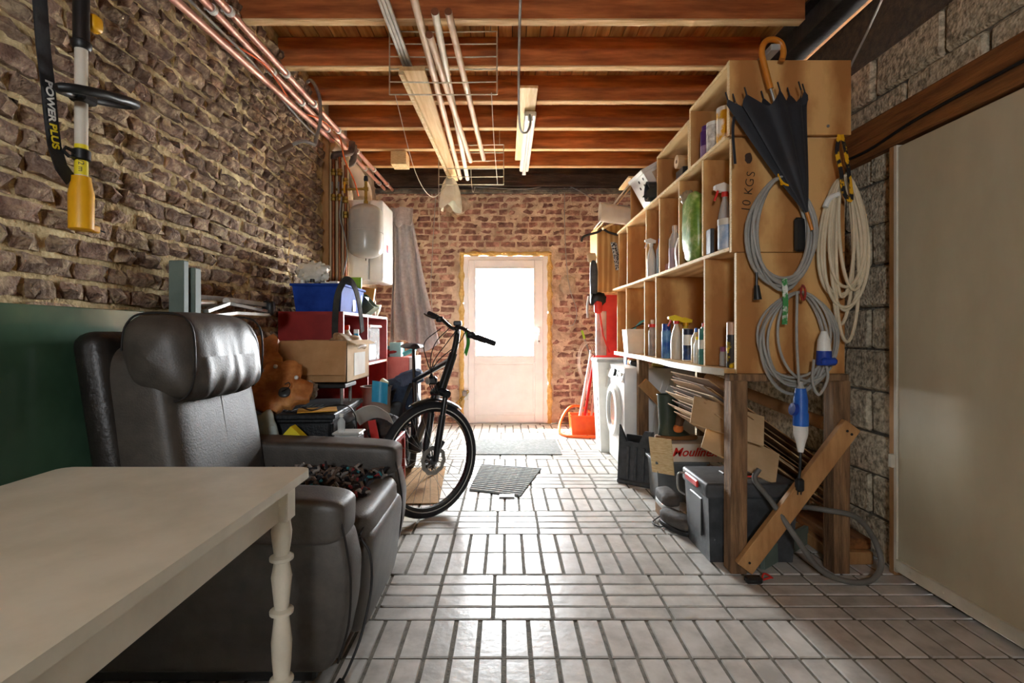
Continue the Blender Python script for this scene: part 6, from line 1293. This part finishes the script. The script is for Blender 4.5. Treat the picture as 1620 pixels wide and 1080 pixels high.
def boot(a, b):
    an = 2*math.pi*a; z = z0 + b*.30; k = max(0, (1-b*3.2))
    cx = 1.11 + .06*k; rx = .058 + .015*b + .075*k; ry = .05 + .008*b
    return (cx + rx*math.cos(an), 3.48 + ry*math.sin(an), z)
m.grid(boot, 26, 16); m.lathe([(0, 0), (.05, 0)], (1.12, 3.48, z0), 20); m.obj('upper', BOOT, tt)
m = MB(); m.sell((1.165, 3.48, .412), (.29, .105, .035), .4, .7, 24, 8); m.obj('sole', M('brown_sole', '6b4a2a', '80592f', rough=.8), tt)
m = MB(); m.tube([(1.11+.074*math.cos(q*math.pi/10), 3.48+.059*math.sin(q*math.pi/10), z0+.30) for q in range(20)], .004, 6, closed=True); m.obj('rim', BOOT, tt)
tt = thing('work_glove', 'brown and orange work glove hung over the boot top', 'glove', (1.18, 3.41, .50))
m = MB(); m.tube(cat_rom([(1.205, 3.46, .70), (1.205, 3.415, .69), (1.19, 3.405, .62), (1.165, 3.40, .54), (1.155, 3.40, .50)], 5), [.03]*8+[.028]*8+[.026]*5, 12); m.obj('glove_body', GLOVE, tt)
m = MB(); m.sell((1.152, 3.395, .485), (.065, .05, .055), .8, .8, 14, 10); m.obj('orange_tip', GLOVEO, tt)
m = MB(); m.sell((1.235, 3.405, .665), (.045, .04, .09), .8, .8, 14, 10); m.obj('orange_thumb', GLOVEO, tt)
m = MB(); m.sell((1.19, 3.43, .715), (.09, .07, .035), .7, .7, 16, 8, wr=.15); m.obj('pale_cuff', M('grey_knit_cuff', '9a968c', 'b4b0a6', rough=.95), tt)
# cardboard: sloping stack of flattened boxes and two open sheets
rs = random.Random(17)
for k in range(16):
    m = MB(Matrix.Translation((1.40+rs.uniform(-.03, .03), 2.96 + rs.uniform(-.07, .07), .40 + k*.0145)) @ Euler((rs.uniform(-.006, .006), R(35)+rs.uniform(-.008, .008), rs.uniform(-.05, .05))).to_matrix().to_4x4())
    m.box((-.40+rs.uniform(-.05, .05), -.28, -.0025), (.38, .28, .0025))
    tag(m.obj('cardboard_sheet', (CARD, CARDL, CARDD)[k % 3]), ('mid brown', 'pale tan', 'dark brown')[k % 3] + ' flattened cardboard sheet in the sloping pile under the shelf', 'cardboard', 'flattened cardboard in the sloping pile')
for lab, c, e, sx, sy, mt in (('wide open cardboard sheet lying over the sloping pile', (1.15, 2.64, .67), (R(42), R(16), R(-14)), .36, .19, CARDL), ('bent cardboard sheet hanging down over the black toolbox', (1.20, 2.60, .52), (R(40), R(26), R(-14)), .38, .20, CARDL)):
    m = MB(Matrix.Translation(c) @ Euler(e).to_matrix().to_4x4()); m.box((-sx/2, -sy/2, -.004), (sx/2, sy/2, .004)); oo = tag(m.obj('open_cardboard', mt), lab, 'cardboard')
m = MB(); m.cyl((1.45, 3.65, .80), (1.76, 2.80, .62), .035, 16); tag(m.obj('cardboard_tube', CARD), 'cardboard tube lying behind the sloping pile', 'tube')
# toolbox
tt = thing('black_toolbox', 'large black plastic toolbox with a red latch under the shelf', 'toolbox', (1.2, 2.64, 0))
m = MB(); x0, x1, y0, y1, h_ = .985, 1.42, 2.475, 2.80, .335
m.add([(x0+.015, y0+.015, 0), (x1-.015, y0+.015, 0), (x1-.015, y1-.015, 0), (x0+.015, y1-.015, 0), (x0, y0, h_), (x1, y0, h_), (x1, y1, h_), (x0, y1, h_)], [(3, 2, 1, 0), (0, 1, 5, 4), (1, 2, 6, 5), (2, 3, 7, 6), (3, 0, 4, 7), (4, 5, 6, 7)]); bd = m.obj('toolbox_body', GREYD, tt)
m = MB(); m.box((x0-.012, y0-.012, h_-.02), (x1+.012, y1+.012, h_+.055), .016, seg=3); ld = m.obj('lid', GREYD, tt)
m = MB(); m.box((x0-.002, 2.56, .10), (x0+.008, 2.72, .29), .004); m.obj('side_recess', BLACK, bd)
m = MB(); m.box((x0-.022, 2.57, h_+.005), (x0-.008, 2.74, h_+.04), .005); m.obj('red_latch', REDB, ld)
m = MB(); m.tube(cat_rom([(x0-.012, 2.76, h_+.03), (x0-.045, 2.77, h_+.02), (x0-.045, 2.77, h_-.06), (x0-.012, 2.76, h_-.09)], 5), .006, 8); m.obj('bail_handle', METALD, ld)
m = MB(); m.box((1.12, 2.62, h_+.054), (1.34, 2.68, h_+.066), .004); m.box((1.13, 2.56, h_+.054), (1.32, 2.575, h_+.058), .001); m.obj('carry_handle', M('brown_handle', '3a2d25', '4c3b30', rough=.5), ld)
m = MB(); m.box((1.17, 2.578, h_+.053), (1.35, 2.60, h_+.058), .001); m.obj('red_trim', REDB, ld)
for k in range(2):
    tt = thing('old_shoe', ('worn grey shoe lying on its side before the grey bin', 'worn dark shoe standing against the black toolbox')[k], 'shoe', ((.965, .985)[k], (3.06, 2.90)[k], 0))
    c = Vector(((.985, 3.10, .125), (.975, 2.90, .06))[k]); m = MB(); m.sell(c, (.11, .24, .085), .7, .7, 22, 14, rot=(0, 0, R(20*k)), wr=.08); m.obj('upper', SHOE, tt)
    m = MB(); m.sell(c - Vector((0, 0, .04)), (.11, .26, .035), .4, .7, 22, 8, rot=(0, 0, R(20*k))); m.obj('sole', GREYL if k == 0 else BLACK, tt)
carton('shoe_block', 'small cardboard box under the worn grey shoe', (.94, 3.0, 0), (1.03, 3.2, .065), CARDD)
m = MB(); m.tube(cat_rom([(.97, 3.1, .02), (.90, 3.05, .008), (.86, 2.98, .008), (.90, 2.93, .008), (.96, 2.98, .05)], 6), .004, 6); tag(m.obj('shoe_wire', CABK), 'thin dark wire curling on the tiles by the shoes', 'wire')
m = MB(Matrix.Translation((1.43, 2.58, 0)) @ Euler((0, 0, R(38))).to_matrix().to_4x4()); m.box((-.27, -.012, 0), (.22, .012, .095), .002); tag(m.obj('painted_board', GREYGRN), 'grey green painted board on edge beside the post', 'board')
for k, (a, b, mt) in enumerate((((1.60, 2.46, .0), (1.78, 2.85, .06), BRACEW), ((1.63, 2.49, .061), (1.79, 2.9, .115), LINTEL))):
    m = MB(); m.box(a, b, .005); tag(m.obj('timber_beam', mt), ('lower planed beam lying by the block wall', 'upper darker beam lying by the block wall')[k], 'beam')
m = MB(); m.tube(cat_rom([(1.215, 2.44, .47), (1.19, 2.43, .42), (1.23, 2.35, .34), (1.31, 2.30, .20), (1.40, 2.27, .07), (1.52, 2.26, .018), (1.64, 2.28, .016), (1.72, 2.33, .07), (1.70, 2.36, .18), (1.60, 2.33, .28), (1.47, 2.33, .31), (1.38, 2.46, .29)], 8), .0125, 10); tag(m.obj('grey_drain_hose', M('grey_hose', '5d5b56', '75736d', rough=.5)), 'grey hose looping from the toolbox round the shelf post', 'hose')
tt = thing('small_charger', 'small black charger with red wires on the tiles by the post', 'charger', (1.13, 2.29, 0))
m = MB(); m.box((1.075, 2.265, 0), (1.15, 2.305, .03), .008); m.obj('charger_body', BLACK, tt)
m = MB(); m.tube(cat_rom([(1.15, 2.28, .015), (1.18, 2.27, .03), (1.20, 2.29, .02), (1.17, 2.30, .035), (1.15, 2.285, .02)], 6), .004, 6); m.obj('red_wire', REDB, tt)
m = MB(); m.tube([W(1395, 0, 2.75), W(1370, 55, 2.75), W(1342, 112, 2.74)], .006, 8); tag(m.obj('ceiling_cable', CABG), 'grey cable slanting from the steel beam to the block wall', 'cable')
m = MB(); m.tube(cat_rom([(RX-.056, 2.74, 2.03), (RX-.056, 2.5, 2.02), (RX-.056, 2.2, 2.05), (RX-.056, 1.7, 2.06), (RX-.056, 1.0, 2.07)], 6), .007, 8); tag(m.obj('lintel_cable', CABK), 'black cable running along the timber lintel over the cream door', 'cable')
